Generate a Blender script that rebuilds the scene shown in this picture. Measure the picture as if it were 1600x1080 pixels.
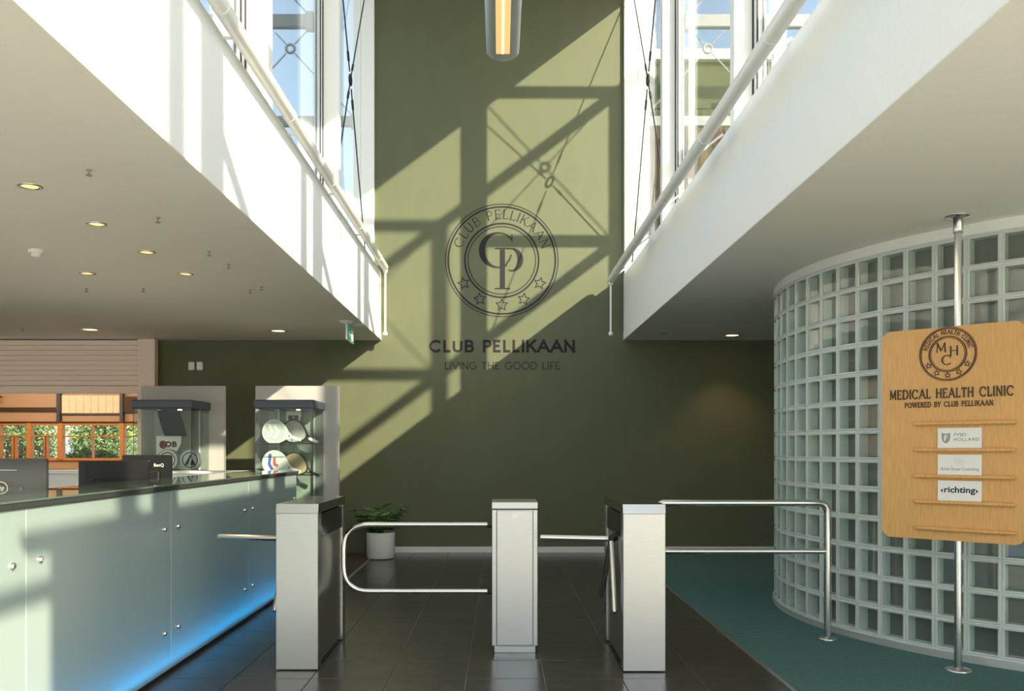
import bpy, math, random
from mathutils import Vector, Matrix
random.seed(7)
C = bpy.context.scene.collection
PI = math.pi
for o in list(bpy.data.objects): bpy.data.objects.remove(o)

# ------------------------------------------------------------------ camera, world, sun, exposure
FPX, PX, PY, EYE = 1400.0, 780.0, 702.0, 1.33
cam_d = bpy.data.cameras.new('camera'); cam = bpy.data.objects.new('camera', cam_d); C.objects.link(cam)
cam.location = (0, 0, EYE); cam.rotation_euler = (PI/2, 0, 0)
cam_d.sensor_width = 36; cam_d.lens = 36*FPX/1600
cam_d.shift_x = (800-PX)/1600; cam_d.shift_y = (PY-540)/1600
cam_d.clip_start = .05; cam_d.clip_end = 400
bpy.context.scene.camera = cam
sc = bpy.context.scene
sc.view_settings.view_transform = 'Standard'; sc.view_settings.look = 'None'
sc.view_settings.exposure = 0.25; sc.view_settings.gamma = 1.0; sc.view_settings.use_curve_mapping = False
SUN = Vector((-.837, 1.0, -.628)).normalized()
w = bpy.data.worlds.new('world'); sc.world = w; w.use_nodes = True
nt = w.node_tree; bg = nt.nodes['Background']
sky = nt.nodes.new('ShaderNodeTexSky'); sky.sky_type = 'NISHITA'; sky.sun_disc = False
sky.sun_elevation = math.radians(26); sky.sun_rotation = math.radians(140); sky.air_density = 1.0; sky.dust_density = 1.6; sky.ozone_density = 2.0
hz_ = nt.nodes.new('ShaderNodeMixRGB'); hz_.inputs[0].default_value = .55; hz_.inputs[2].default_value = (1.9, 2.2, 2.5, 1)   # even thin haze over the whole sky
nt.links.new(sky.outputs[0], hz_.inputs[1]); nt.links.new(hz_.outputs[0], bg.inputs[0]); bg.inputs[1].default_value = 0.46
sd = bpy.data.lights.new('sun', 'SUN'); sd.energy = 10.4; sd.color = (1.0, .86, .63); sd.angle = math.radians(.6)
so = bpy.data.objects.new('sun', sd); C.objects.link(so); so.rotation_euler = SUN.to_track_quat('-Z', 'Y').to_euler()
cy_ = sc.cycles
cy_.max_bounces = 12; cy_.diffuse_bounces = 6; cy_.glossy_bounces = 5; cy_.transmission_bounces = 8; cy_.transparent_max_bounces = 24
cy_.use_denoising = True; cy_.sample_clamp_indirect = 6.0
try: cy_.denoiser = 'OPENIMAGEDENOISE'
except Exception: pass

# ------------------------------------------------------------------ materials
def mat(name, col, rough=.6, metal=0, spec=.5, emit=None, es=1.0, noise=None, bump=0, bscale=40, stretch=None, coat=0):
    m = bpy.data.materials.new(name); m.use_nodes = True; t = m.node_tree; b = t.nodes['Principled BSDF']
    b.inputs['Base Color'].default_value = (*col, 1); b.inputs['Roughness'].default_value = rough
    b.inputs['Metallic'].default_value = metal; b.inputs['Specular IOR Level'].default_value = spec
    if coat: b.inputs['Coat Weight'].default_value = coat; b.inputs['Coat Roughness'].default_value = .05
    if emit: b.inputs['Emission Color'].default_value = (*emit, 1); b.inputs['Emission Strength'].default_value = es
    if noise or bump:
        tc = t.nodes.new('ShaderNodeTexCoord'); mp = t.nodes.new('ShaderNodeMapping'); n = t.nodes.new('ShaderNodeTexNoise')
        if stretch: mp.inputs['Scale'].default_value = stretch
        t.links.new(tc.outputs['Object'], mp.inputs[0]); t.links.new(mp.outputs[0], n.inputs['Vector'])
        n.inputs['Scale'].default_value = bscale; n.inputs['Detail'].default_value = 4
        if noise:
            r = t.nodes.new('ShaderNodeValToRGB'); r.color_ramp.elements[0].position = .3; r.color_ramp.elements[1].position = .7
            r.color_ramp.elements[0].color = (*[c*(1-noise) for c in col], 1); r.color_ramp.elements[1].color = (*[min(1, c*(1+noise)) for c in col], 1)
            t.links.new(n.outputs['Fac'], r.inputs[0]); t.links.new(r.outputs[0], b.inputs['Base Color'])
        if bump:
            bp = t.nodes.new('ShaderNodeBump'); bp.inputs['Strength'].default_value = bump; bp.inputs['Distance'].default_value = .01
            t.links.new(n.outputs['Fac'], bp.inputs['Height']); t.links.new(bp.outputs[0], b.inputs['Normal'])
    return m
def glass(name, tint=(1, 1, 1), refl=1.0, rough=0.0, body=None, body_f=0.0):
    """thin architectural glass: transparent with a fresnel reflection, optionally a diffuse body"""
    m = bpy.data.materials.new(name); m.use_nodes = True; t = m.node_tree; t.nodes.remove(t.nodes['Principled BSDF'])
    out = t.nodes['Material Output']; tr = t.nodes.new('ShaderNodeBsdfTransparent'); tr.inputs[0].default_value = (*tint, 1)
    gl = t.nodes.new('ShaderNodeBsdfGlossy'); gl.inputs['Roughness'].default_value = rough; gl.inputs['Color'].default_value = (refl, refl, refl, 1)
    fr = t.nodes.new('ShaderNodeFresnel'); geo = t.nodes.new('ShaderNodeNewGeometry'); mr = t.nodes.new('ShaderNodeMapRange')
    mr.inputs['To Min'].default_value = 1.5; mr.inputs['To Max'].default_value = 1/1.5     # same fresnel on both faces of the sheet
    t.links.new(geo.outputs['Backfacing'], mr.inputs['Value']); t.links.new(mr.outputs[0], fr.inputs[0])
    mx = t.nodes.new('ShaderNodeMixShader'); t.links.new(fr.outputs[0], mx.inputs[0])
    base = tr
    if body:
        df = t.nodes.new('ShaderNodeBsdfDiffuse'); df.inputs[0].default_value = (*body, 1)
        tl = t.nodes.new('ShaderNodeBsdfTranslucent'); tl.inputs[0].default_value = (*body, 1)
        m1 = t.nodes.new('ShaderNodeMixShader'); m1.inputs[0].default_value = .45
        t.links.new(df.outputs[0], m1.inputs[1]); t.links.new(tl.outputs[0], m1.inputs[2])
        m2 = t.nodes.new('ShaderNodeMixShader'); m2.inputs[0].default_value = body_f
        t.links.new(tr.outputs[0], m2.inputs[1]); t.links.new(m1.outputs[0], m2.inputs[2]); base = m2
    t.links.new(base.outputs[0], mx.inputs[1]); t.links.new(gl.outputs[0], mx.inputs[2]); t.links.new(mx.outputs[0], out.inputs[0])
    return m
M = {}
M['white'] = mat('white_paint', (.84, .83, .80), .55, noise=.02, bump=.03, bscale=60)
M['soffit'] = mat('soffit_plaster', (.84, .81, .74), .8, noise=.02, bump=.05, bscale=90)
M['green'] = mat('green_wall_paint', (.104, .113, .059), .62, noise=.04, bump=.05, bscale=7, stretch=(1, 1, .35))
M['green_ext'] = mat('green_render', (.045, .06, .03), .8, noise=.1, bscale=5)
M['brown'] = mat('brown_panel', (.10, .045, .03), .7, noise=.1)
M['metalpaint'] = mat('grey_steel_paint', (.34, .36, .38), .5, noise=.04)
M['alu'] = mat('pale_window_frame', (.74, .75, .75), .4)
M['alu_satin'] = mat('satin_aluminium', (.62, .62, .61), .5, .7)
M['gasket'] = mat('dark_gasket', (.02, .018, .02), .6)
M['railw'] = mat('white_enamel', (.80, .79, .76), .3)
M['steel'] = mat('brushed_steel', (.52, .51, .50), .32, 1.0, noise=.06, bump=.02, bscale=14, stretch=(1, 1, 30))
M['steel_top'] = mat('dimmed_steel_top', (.36, .36, .35), .16, 1.0)  # dark reflection of the wall put into a darker base colour
M['steel_tube'] = mat('polished_steel_tube', (.70, .69, .68), .22, 1.0)
M['steel_dark'] = mat('dark_polished_steel', (.18, .18, .17), .15, 1.0, noise=.1)
M['black'] = mat('black_plastic', (.010, .010, .011), .42, spec=.3, noise=.1)
M['blackgloss'] = mat('black_gloss', (.01, .01, .01), .15)
M['darkgrey'] = mat('dark_grey_plastic', (.035, .037, .038), .45)
M['tile'] = mat('dark_porcelain_tile', (.055, .052, .049), .24, noise=.35, bump=.04, bscale=9, spec=.5)
M['stone'] = mat('pale_bounce_floor', (.52, .51, .49), .5, noise=.05, bscale=3)  # for the unseen entrance floor, made pale to bounce sun upward
M['grout'] = mat('pale_grout', (.17, .16, .15), .9)
M['tile_floor'] = M['grout']
M['strip'] = mat('aluminium_strip', (.7, .7, .7), .35, 1.0)
M['brown_mat'] = mat('brown_carpet', (.05, .035, .028), .95, noise=.2, bump=.3, bscale=200)
M['paving'] = mat('pale_paving', (.66, .655, .64), .9, noise=.08, bscale=2)
M['roofing'] = mat('pale_roofing', (.50, .49, .46), .9, noise=.1)
M['clear'] = glass('window_glass', (.95, .98, .97))
M['caseglass'] = glass('cabinet_glass', (.94, .98, .96), refl=.32)
M['frost'] = glass('frosted_glass_panel', (.7, .85, .85), rough=.28, body=(.49, .60, .575), body_f=.94)
M['topglass'] = glass('green_glass_top', (.55, .72, .62), body=(.30, .40, .34), body_f=.5)
M['block_edge'] = glass('glass_block_edge', (.8, .92, .88), rough=.1, body=(.88, .95, .91), body_f=.95)
M['block_face'] = glass('glass_block_face', (.93, .97, .95), rough=.03)
M['block_back'] = glass('glass_block_back', (.50, .54, .52), rough=.2, body=(.46, .46, .43), body_f=.5)
M['mortar'] = mat('grey_mortar', (.60, .61, .61), .6, noise=.05)
M['board'] = None
M['paper'] = mat('white_card', (.80, .77, .74), .6)
M['letter'] = mat('dark_lettering', (.034, .029, .034), .9, spec=.1)
M['letter_wood'] = mat('dark_brown_lettering', (.035, .018, .008), .5)
M['ink'] = mat('black_ink', (.02, .02, .025), .6)
M['ink_grey'] = mat('grey_ink', (.30, .30, .28), .6)
M['ink_pale'] = mat('pale_grey_ink', (.45, .44, .43), .6)
M['red'] = mat('red_print', (.55, .06, .03), .5)
M['blue'] = mat('blue_print', (.03, .08, .42), .5)
M['racketw'] = mat('white_racket', (.75, .75, .74), .4)
M['rackets'] = mat('silver_racket', (.50, .52, .53), .35)
M['rackett'] = mat('tan_racket', (.45, .33, .20), .5)
M['hood'] = mat('blue_grey_hood', (.055, .066, .095), .4)
M['panel'] = mat('pale_grey_laminate', (.40, .38, .37), .55, noise=.03)
M['pot'] = mat('white_ceramic', (.72, .71, .69), .35)
M['leaf'] = mat('dark_green_leaf', (.09, .20, .05), .45, noise=.3, bscale=20)
M['soil'] = mat('soil', (.03, .02, .012), .95)
M['hall_beige'] = mat('hall_beige_wall', (.52, .38, .26), .7, noise=.05)
M['shutter'] = mat('shutter_beige', (.84, .70, .60), .5, noise=.02)
M['orange'] = mat('orange_wood_frame', (.62, .28, .09), .5, noise=.1)
M['cream'] = mat('cream_timber', (.92, .88, .68), .7, noise=.06, bscale=6)
M['darksign'] = mat('dark_sign_board', (.05, .03, .025), .6)
M['exitgreen'] = mat('exit_green', (.0, .20, .12), .5, emit=(0, .35, .2), es=.25)
M['exitwhite'] = mat('exit_white', (.8, .8, .8), .5)
M['warm'] = mat('warm_lamp', (1, .8, .5), .4, emit=(1.0, .52, .20), es=5)
M['warmdim'] = mat('warm_lamp_dim', (1, .8, .5), .4, emit=(1.0, .45, .13), es=1.6)
M['tube'] = mat('fluorescent_tube', (1, .95, .8), .4, emit=(1.0, .85, .55), es=1.6)
M['led'] = mat('blue_led', (.1, .4, 1), .4, emit=(.0, .40, 1.0), es=24)
M['lampslot'] = mat('orange_louvre', (1, .6, .3), .4, emit=(1.0, .46, .15), es=.62)
M['brass'] = mat('copper_reflector', (.75, .42, .18), .25, 1.0)
M['pendant'] = mat('pendant_grey', (.40, .45, .50), .35, .6)
M['bark'] = mat('bark', (.08, .05, .03), .9)
M['foliage_a'] = mat('yellow_green_foliage', (.42, .50, .10), .7, noise=.4, bscale=3)
M['foliage_b'] = mat('dark_foliage', (.10, .19, .07), .7, noise=.4, bscale=3)
M['foliage_c'] = mat('autumn_foliage', (.60, .52, .24), .7, noise=.4, bscale=3)

def wood_mat():
    m = mat('oak_veneer', (.62, .36, .13), .45); t = m.node_tree; b = t.nodes['Principled BSDF']
    tc = t.nodes.new('ShaderNodeTexCoord'); mp = t.nodes.new('ShaderNodeMapping'); mp.inputs['Scale'].default_value = (26, 26, 1.6)
    n = t.nodes.new('ShaderNodeTexNoise'); n.inputs['Scale'].default_value = 5; n.inputs['Detail'].default_value = 6; n.inputs['Distortion'].default_value = .3
    r = t.nodes.new('ShaderNodeValToRGB'); e = r.color_ramp.elements; e[0].position = .3; e[1].position = .7
    e[0].color = (.60, .30, .095, 1); e[1].color = (.72, .39, .135, 1)
    t.links.new(tc.outputs['Object'], mp.inputs[0]); t.links.new(mp.outputs[0], n.inputs['Vector']); t.links.new(n.outputs['Fac'], r.inputs[0]); t.links.new(r.outputs[0], b.inputs['Base Color'])
    return m
M['oak'] = wood_mat()
def ribbed_mat():
    m = mat('teal_ribbed_mat', (.03, .11, .11), .9); t = m.node_tree; b = t.nodes['Principled BSDF']
    tc = t.nodes.new('ShaderNodeTexCoord'); wv = t.nodes.new('ShaderNodeTexWave'); wv.inputs['Scale'].default_value = 11; wv.bands_direction = 'Y'
    mp = t.nodes.new('ShaderNodeMapping'); mp.inputs['Rotation'].default_value = (0, 0, .12)
    n = t.nodes.new('ShaderNodeTexNoise'); n.inputs['Scale'].default_value = 120
    mix = t.nodes.new('ShaderNodeMath'); mix.operation = 'ADD'
    r = t.nodes.new('ShaderNodeValToRGB'); e = r.color_ramp.elements; e[0].position = .65; e[1].position = 1.35
    e[0].color = (.013, .036, .040, 1); e[1].color = (.085, .205, .205, 1)
    t.links.new(tc.outputs['Object'], mp.inputs[0]); t.links.new(mp.outputs[0], wv.inputs['Vector']); t.links.new(tc.outputs['Object'], n.inputs['Vector'])
    t.links.new(wv.outputs['Fac'], mix.inputs[0]); t.links.new(n.outputs['Fac'], mix.inputs[1]); t.links.new(mix.outputs[0], r.inputs[0]); t.links.new(r.outputs[0], b.inputs['Base Color'])
    bp = t.nodes.new('ShaderNodeBump'); bp.inputs['Strength'].default_value = .5; bp.inputs['Distance'].default_value = .01
    t.links.new(wv.outputs['Fac'], bp.inputs['Height']); t.links.new(bp.outputs[0], b.inputs['Normal'])
    return m
M['teal'] = ribbed_mat()

# ------------------------------------------------------------------ mesh helpers
class MB:
    def __init__(s): s.v = []; s.f = []; s.mi = []; s.sm = []
    def add(s, vs, fs, mi=0, smooth=False):
        b = len(s.v); s.v += [tuple(v) for v in vs]
        for f in fs: s.f.append([b+i for i in f]); s.mi.append(mi); s.sm.append(smooth)
        return s
    def box(s, x0, x1, y0, y1, z0, z1, mi=0, bev=0, mtx=None):
        if x1 < x0: x0, x1 = x1, x0
        if y1 < y0: y0, y1 = y1, y0
        if z1 < z0: z0, z1 = z1, z0
        bev = min(bev, (x1-x0)*.45, (y1-y0)*.45, (z1-z0)*.45)
        if bev <= 0:
            vs = [(x, y, z) for z in (z0, z1) for y in (y0, y1) for x in (x0, x1)]
            fs = [(0, 2, 3, 1), (4, 5, 7, 6), (0, 1, 5, 4), (2, 6, 7, 3), (0, 4, 6, 2), (1, 3, 7, 5)]
        else:
            vs = []; fs = []; idx = {}
            X, Y, Z = (x0, x1), (y0, y1), (z0, z1); sg = (1, -1)
            for i in (0, 1):
                for j in (0, 1):
                    for k in (0, 1):
                        for a in range(3):
                            p = [X[i]+sg[i]*bev, Y[j]+sg[j]*bev, Z[k]+sg[k]*bev]
                            p[a] = (X[i], Y[j], Z[k])[a]; idx[i, j, k, a] = len(vs); vs.append(tuple(p))
            def F(l): fs.append([idx[q] for q in l])
            for i in (0, 1):
                F([(i, 0, 0, 0), (i, 1, 0, 0), (i, 1, 1, 0), (i, 0, 1, 0)]); F([(0, i, 0, 1), (1, i, 0, 1), (1, i, 1, 1), (0, i, 1, 1)]); F([(0, 0, i, 2), (1, 0, i, 2), (1, 1, i, 2), (0, 1, i, 2)])
            for i in (0, 1):
                for j in (0, 1):
                    F([(i, j, 0, 0), (i, j, 1, 0), (i, j, 1, 1), (i, j, 0, 1)]); F([(i, 0, j, 0), (i, 1, j, 0), (i, 1, j, 2), (i, 0, j, 2)]); F([(0, i, j, 1), (1, i, j, 1), (1, i, j, 2), (0, i, j, 2)])
                    for k in (0, 1): F([(i, j, k, 0), (i, j, k, 1), (i, j, k, 2)])
        if mtx is not None: vs = [tuple(mtx @ Vector(v)) for v in vs]
        return s.add(vs, fs, mi)
    def tube(s, pts, r, n=12, mi=0, caps=True, rr=None):
        pts = [Vector(p) for p in pts]; rings = []; up = None
        for i, p in enumerate(pts):
            if i == 0: d = pts[1]-p
            elif i == len(pts)-1: d = p-pts[i-1]
            else: d = (pts[i+1]-p).normalized()+(p-pts[i-1]).normalized()
            d.normalize()
            if up is None:
                up = Vector((0, 0, 1)) if abs(d.z) < .9 else Vector((0, 1, 0))
            a = d.cross(up).normalized(); b = a.cross(d).normalized(); up = b
            R = rr[i] if rr else r
            rings.append([p+a*math.cos(2*PI*k/n)*R+b*math.sin(2*PI*k/n)*R for k in range(n)])
        vs = [v for q in rings for v in q]; fs = []
        for i in range(len(pts)-1):
            for k in range(n): fs.append((i*n+k, i*n+(k+1) % n, (i+1)*n+(k+1) % n, (i+1)*n+k))
        s.add(vs, fs, mi, True)
        if caps:
            s.add(rings[0], [tuple(range(n))], mi); s.add(rings[-1], [tuple(reversed(range(n)))], mi)
        return s
    def lathe(s, prof, c=(0, 0, 0), n=24, mi=0, smooth=True):
        vs = [(c[0]+r*math.cos(2*PI*k/n), c[1]+r*math.sin(2*PI*k/n), c[2]+z) for r, z in prof for k in range(n)]
        fs = [(i*n+k, i*n+(k+1) % n, (i+1)*n+(k+1) % n, (i+1)*n+k) for i in range(len(prof)-1) for k in range(n)]
        return s.add(vs, fs, mi, smooth)
    def prism(s, pts, y0, y1, mi=0):
        """polygon in x,z extruded along y"""
        n = len(pts); vs = [(x, y0, z) for x, z in pts]+[(x, y1, z) for x, z in pts]
        fs = [tuple(range(n)), tuple(range(2*n-1, n-1, -1))]+[(i, i+n, (i+1) % n+n, (i+1) % n) for i in range(n)]
        return s.add(vs, fs, mi)
    def ribbon(s, pts, w, y0=0, y1=-.002, mi=0, closed=False):
        """flat stroke in the x,z plane, width w (number or list), from y0 to y1 (front)"""
        Q = [Vector((p[0], p[1])) for p in pts]; keep = [i for i in range(len(Q)) if i == 0 or (Q[i]-Q[i-1]).length > 1e-6]
        if closed and (Q[keep[-1]]-Q[0]).length < 1e-6: keep.pop()
        if isinstance(w, (list, tuple)): w = [w[i] for i in keep]
        P = [Q[i] for i in keep]; n = len(P); L = []; R = []
        for i in range(n):
            a = P[i-1] if (i > 0 or closed) else None; b = P[(i+1) % n] if (i < n-1 or closed) else None
            d1 = (P[i]-a).normalized() if a is not None else None; d2 = (b-P[i]).normalized() if b is not None else None
            d = ((d1 or d2)+(d2 or d1)).normalized(); nn = Vector((-d.y, d.x))
            k = 1.0
            if d1 is not None and d2 is not None: k = 1/max(.5, abs(d.dot(d1)))
            ww = (w[i] if isinstance(w, (list, tuple)) else w)/2*k
            L.append(P[i]+nn*ww); R.append(P[i]-nn*ww)
        vs = []
        for i in range(n): vs += [(L[i].x, y1, L[i].y), (R[i].x, y1, R[i].y), (L[i].x, y0, L[i].y), (R[i].x, y0, R[i].y)]
        fs = []
        for i in range(n if closed else n-1):
            a = 4*i; b = 4*((i+1) % n)
            fs += [(a, a+1, b+1, b), (a, b, b+2, a+2), (a+1, a+3, b+3, b+1)]
        if not closed: fs += [(0, 2, 3, 1), (4*n-4, 4*n-3, 4*n-1, 4*n-2)]
        return s.add(vs, fs, mi)
    def mesh(s, name, mats):
        me = bpy.data.meshes.new(name); me.from_pydata(s.v, [], s.f)
        for m in (mats if isinstance(mats, (list, tuple)) else [mats]): me.materials.append(m)
        for p, mi, sm in zip(me.polygons, s.mi, s.sm): p.material_index = mi; p.use_smooth = sm
        me.update(); return me
    def build(s, name, mats, parent=None, loc=None):
        me = s.mesh(name, mats); o = bpy.data.objects.new(name, me); C.objects.link(o)
        if loc: o.location = loc
        if parent: o.parent = parent
        return o
def inst(name, me, parent=None, mtx=None, loc=None, rz=0):
    o = bpy.data.objects.new(name, me); C.objects.link(o)
    if parent: o.parent = parent
    if mtx is not None: o.matrix_local = mtx
    elif loc is not None: o.location = loc; o.rotation_euler = (0, 0, rz)
    return o
def empty(name, loc=(0, 0, 0), rz=0, parent=None):
    o = bpy.data.objects.new(name, None); C.objects.link(o); o.location = loc; o.rotation_euler = (0, 0, rz); o.empty_display_size = .1
    if parent: o.parent = parent
    return o
def tag(o, label, cat, group=None):
    o['label'] = label; o['category'] = cat
    if group: o['group'] = group
    return o
def st(o, label=None):
    o['kind'] = 'structure'
    if label: o['label'] = label
    return o
def copy_tree(o, parent=None):
    c = o.copy(); C.objects.link(c)
    if parent: c.parent = parent
    for ch in list(o.children): copy_tree(ch, c)
    return c
def at(x, y, Y):   # a point seen at pixel (x, y) of the photo and lying at depth Y
    return Vector(((x-PX)/FPX*Y, Y, EYE+(PY-y)/FPX*Y))
def corner(pts, r, n=6):
    """round the inner corners of a 3-D polyline"""
    P = [Vector(p) for p in pts]; out = [P[0]]
    for i in range(1, len(P)-1):
        a = (P[i-1]-P[i]).normalized(); b = (P[i+1]-P[i]).normalized()
        A = P[i]+a*r; B = P[i]+b*r
        for k in range(n+1):
            t = k/n; out.append(A*(1-t)**2+P[i]*2*t*(1-t)+B*t*t)
    out.append(P[-1]); return out

# ------------------------------------------------------------------ lettering
def arc(cx, cy, rx, ry, a0, a1, n=12):
    return [(cx+rx*math.cos(math.radians(a0+(a1-a0)*i/n)), cy+ry*math.sin(math.radians(a0+(a1-a0)*i/n))) for i in range(n+1)]
G = {
 'A': (.84, [([(0, 0), (.42, 1)], 0), ([(.42, 1), (.84, 0)], 1), ([(.15, .34), (.69, .34)], 0)], [(0, 0), (.84, 0)]),
 'B': (.62, [([(.08, 0), (.08, 1)], 1), ([(.08, 1), (.34, 1)]+arc(.34, .765, .22, .235, 90, -90)+[(.08, .53)], 0), ([(.08, .53), (.36, .53)]+arc(.36, .265, .25, .265, 90, -90)+[(.08, 0)], 0)], [(.05, 0), (.05, 1)]),
 'C': (.86, [(arc(.47, .5, .45, .5, 42, 318, 18), 2)], []),
 'D': (.82, [([(.08, 0), (.08, 1)], 1), ([(.08, 1), (.34, 1)]+arc(.34, .5, .44, .5, 90, -90, 14)+[(.08, 0)], 2)], [(.05, 0), (.05, 1)]),
 'E': (.60, [([(.08, 0), (.08, 1)], 1), ([(.08, 1), (.55, 1)], 0), ([(.08, .52), (.48, .52)], 0), ([(.08, 0), (.58, 0)], 0)], [(.05, 0), (.05, 1)]),
 'F': (.56, [([(.08, 0), (.08, 1)], 1), ([(.08, 1), (.54, 1)], 0), ([(.08, .5), (.46, .5)], 0)], [(.08, 0), (.05, 1)]),
 'G': (.90, [(arc(.47, .5, .45, .5, 42, 330, 18)+[(.87, .47), (.55, .47)], 2)], []),
 'H': (.78, [([(.08, 0), (.08, 1)], 1), ([(.70, 0), (.70, 1)], 1), ([(.08, .52), (.70, .52)], 0)], [(.08, 0), (.08, 1), (.70, 0), (.70, 1)]),
 'I': (.16, [([(.08, 0), (.08, 1)], 1)], [(.08, 0), (.08, 1)]),
 'K': (.72, [([(.08, 0), (.08, 1)], 1), ([(.08, .38), (.62, 1)], 0), ([(.28, .60), (.68, 0)], 1)], [(.08, 0), (.08, 1), (.62, 1), (.68, 0)]),
 'L': (.54, [([(.08, 0), (.08, 1)], 1), ([(.08, 0), (.54, 0)], 0)], [(.05, 0), (.08, 1)]),
 'M': (.96, [([(.08, 0), (.12, 1)], 0), ([(.12, 1), (.48, .12)], 1), ([(.48, .12), (.84, 1)], 0), ([(.84, 1), (.88, 0)], 1)], [(.08, 0), (.88, 0)]),
 'N': (.80, [([(.08, 0), (.08, 1)], 0), ([(.08, 1), (.72, 0)], 1), ([(.72, 0), (.72, 1)], 0)], [(.08, 0), (.08, 1), (.72, 1)]),
 'O': (.98, [(arc(.49, .5, .46, .5, 0, 360, 24), 2)], []),
 'P': (.60, [([(.08, 0), (.08, 1)], 1), ([(.08, 1), (.32, 1)]+arc(.32, .735, .25, .265, 90, -90)+[(.08, .47)], 0)], [(.08, 0), (.05, 1)]),
 'R': (.66, [([(.08, 0), (.08, 1)], 1), ([(.08, 1), (.32, 1)]+arc(.32, .745, .24, .255, 90, -90)+[(.08, .49)], 0), ([(.32, .49), (.64, 0)], 1)], [(.08, 0), (.05, 1), (.64, 0)]),
 'S': (.60, [(arc(.31, .75, .23, .25, 40, 260, 10)+arc(.30, .26, .26, .26, 75, -140, 12), 2)], []),
 'T': (.64, [([(.32, 0), (.32, 1)], 1), ([(.0, 1), (.64, 1)], 0)], [(.32, 0)]),
 'U': (.76, [([(.08, 1), (.08, .34)]+arc(.37, .34, .29, .34, 180, 360)+[(.66, .34), (.66, 1)], 1)], [(.08, 1), (.66, 1)]),
 'V': (.80, [([(0, 1), (.40, 0)], 1), ([(.40, 0), (.80, 1)], 0)], [(0, 1), (.80, 1)]),
 'W': (1.16, [([(0, 1), (.30, 0)], 1), ([(.30, 0), (.58, 1)], 0), ([(.58, 1), (.86, 0)], 1), ([(.86, 0), (1.16, 1)], 0)], [(0, 1), (.58, 1), (1.16, 1)]),
 'Y': (.74, [([(0, 1), (.37, .45)], 1), ([(.74, 1), (.37, .45)], 0), ([(.37, 0), (.37, .5)], 1)], [(.37, 0), (0, 1), (.74, 1)]),
}
_gc = {}
def glyph(ch, h, thick, thin, serif, depth, m):
    key = (ch, round(h, 5), thick, thin, serif, depth, m.name)
    if key in _gc: return _gc[key]
    wd, strokes, sf = G[ch]; b = MB(); ins = thin/2
    f = lambda p: ((p[0]-wd/2)*h, (ins+p[1]*(1-2*ins))*h)
    lay = 0
    for pts, k in strokes:
        P = [f(p) for p in pts]; lay += 1; dd = depth+lay*.00005
        if k == 2 and thick != thin:
            c = f((wd*.5, .5)); W = []
            for p in P:
                a = math.atan2(p[1]-c[1], p[0]-c[0]); W.append((thin+(thick-thin)*abs(math.cos(a)))*h)
            b.ribbon(P, W, 0, -dd)
        else:
            ww = {0: thin, 1: thick, 2: thick}[k]*h
            if len(P) == 2 and P[0][1] != P[1][1]:   # extend stems to the cap and base lines
                d = Vector((P[1][0]-P[0][0], P[1][1]-P[0][1])).normalized(); e = ins*h/abs(d.y)
                lo, hi = pts[0][1], pts[1][1]
                if lo in (0, 1): P[0] = (P[0][0]-d.x*e, P[0][1]-d.y*e)
                if hi in (0, 1): P[1] = (P[1][0]+d.x*e, P[1][1]+d.y*e)
            b.ribbon(P, ww, 0, -dd)
    if serif:
        for x, y in sf:
            px_, pz = f((x, y)); b.ribbon([(px_-serif*h, pz), (px_+serif*h, pz)], thin*h*.8, 0, -depth-.0004)
        if ch in 'CGS':
            px_, pz = f((.80 if ch != 'S' else .50, .80)); b.ribbon([(px_, pz-.10*h), (px_, pz+.14*h)], thin*h*.9, 0, -depth-.0004)
        if ch in 'ELFT':
            ends = {'E': [(.57, .90), (.59, .10)], 'L': [(.54, .10)], 'F': [(.54, .90)], 'T': [(.0, .92), (.64, .92)]}[ch]
            for x, y in ends:
                px_, pz = f((x, y)); b.ribbon([(px_, pz-.09*h), (px_, pz+.09*h)], thin*h*.8, 0, -depth-.0004)
    me = b.mesh('letter', m); _gc[key] = me; return me
def line_text(parent, text, x0, x1, z, h, thick, thin, serif, depth, m, y=0):
    """capitals spread from x0 to x1 in the parent's x,z plane, baseline z"""
    adv = [(G[c][0] if c != ' ' else .42)*h for c in text]; gap = (x1-x0-sum(adv))/(len(text)-1); x = x0
    mn = (.16 if serif else .12)*h; k = 1.0
    if gap < mn: k = (x1-x0-mn*(len(text)-1))/sum(adv); adv = [a*k for a in adv]; gap = mn
    for c, a in zip(text, adv):
        if c != ' ': inst('letter', glyph(c, h, thick, thin, serif, depth, m), parent, Matrix.Translation((x+a/2, y, z)) @ Matrix.Scale(k, 4, (1, 0, 0)))
        x += a+gap
def ring_text(parent, text, cx, cz, r, a0, a1, h, thick, thin, serif, depth, m, y=0):
    adv = [(G[c][0] if c != ' ' else .42)*h for c in text]; gap = (math.radians(a0-a1)*r-sum(adv))/(len(text)-1); s = 0; k = 1.0
    mn = .14*h
    if gap < mn: k = (math.radians(a0-a1)*r-mn*(len(text)-1))/sum(adv); adv = [a*k for a in adv]; gap = mn
    for c, a in zip(text, adv):
        if c != ' ':
            th = math.radians(a0)-(s+a/2)/r
            inst('letter', glyph(c, h, thick, thin, serif, depth, m), parent, Matrix.Translation((cx+r*math.cos(th), y, cz+r*math.sin(th))) @ Matrix.Rotation(PI/2-th, 4, 'Y') @ Matrix.Scale(k, 4, (1, 0, 0)))
        s += a+gap
def ring(parent, cx, cz, r, wd, depth, m, n=72):
    return MB().ribbon([(r*math.cos(2*PI*i/n), r*math.sin(2*PI*i/n)) for i in range(n)], wd, 0, -depth, closed=True).build('ring', m, parent, (cx, 0, cz))
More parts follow.
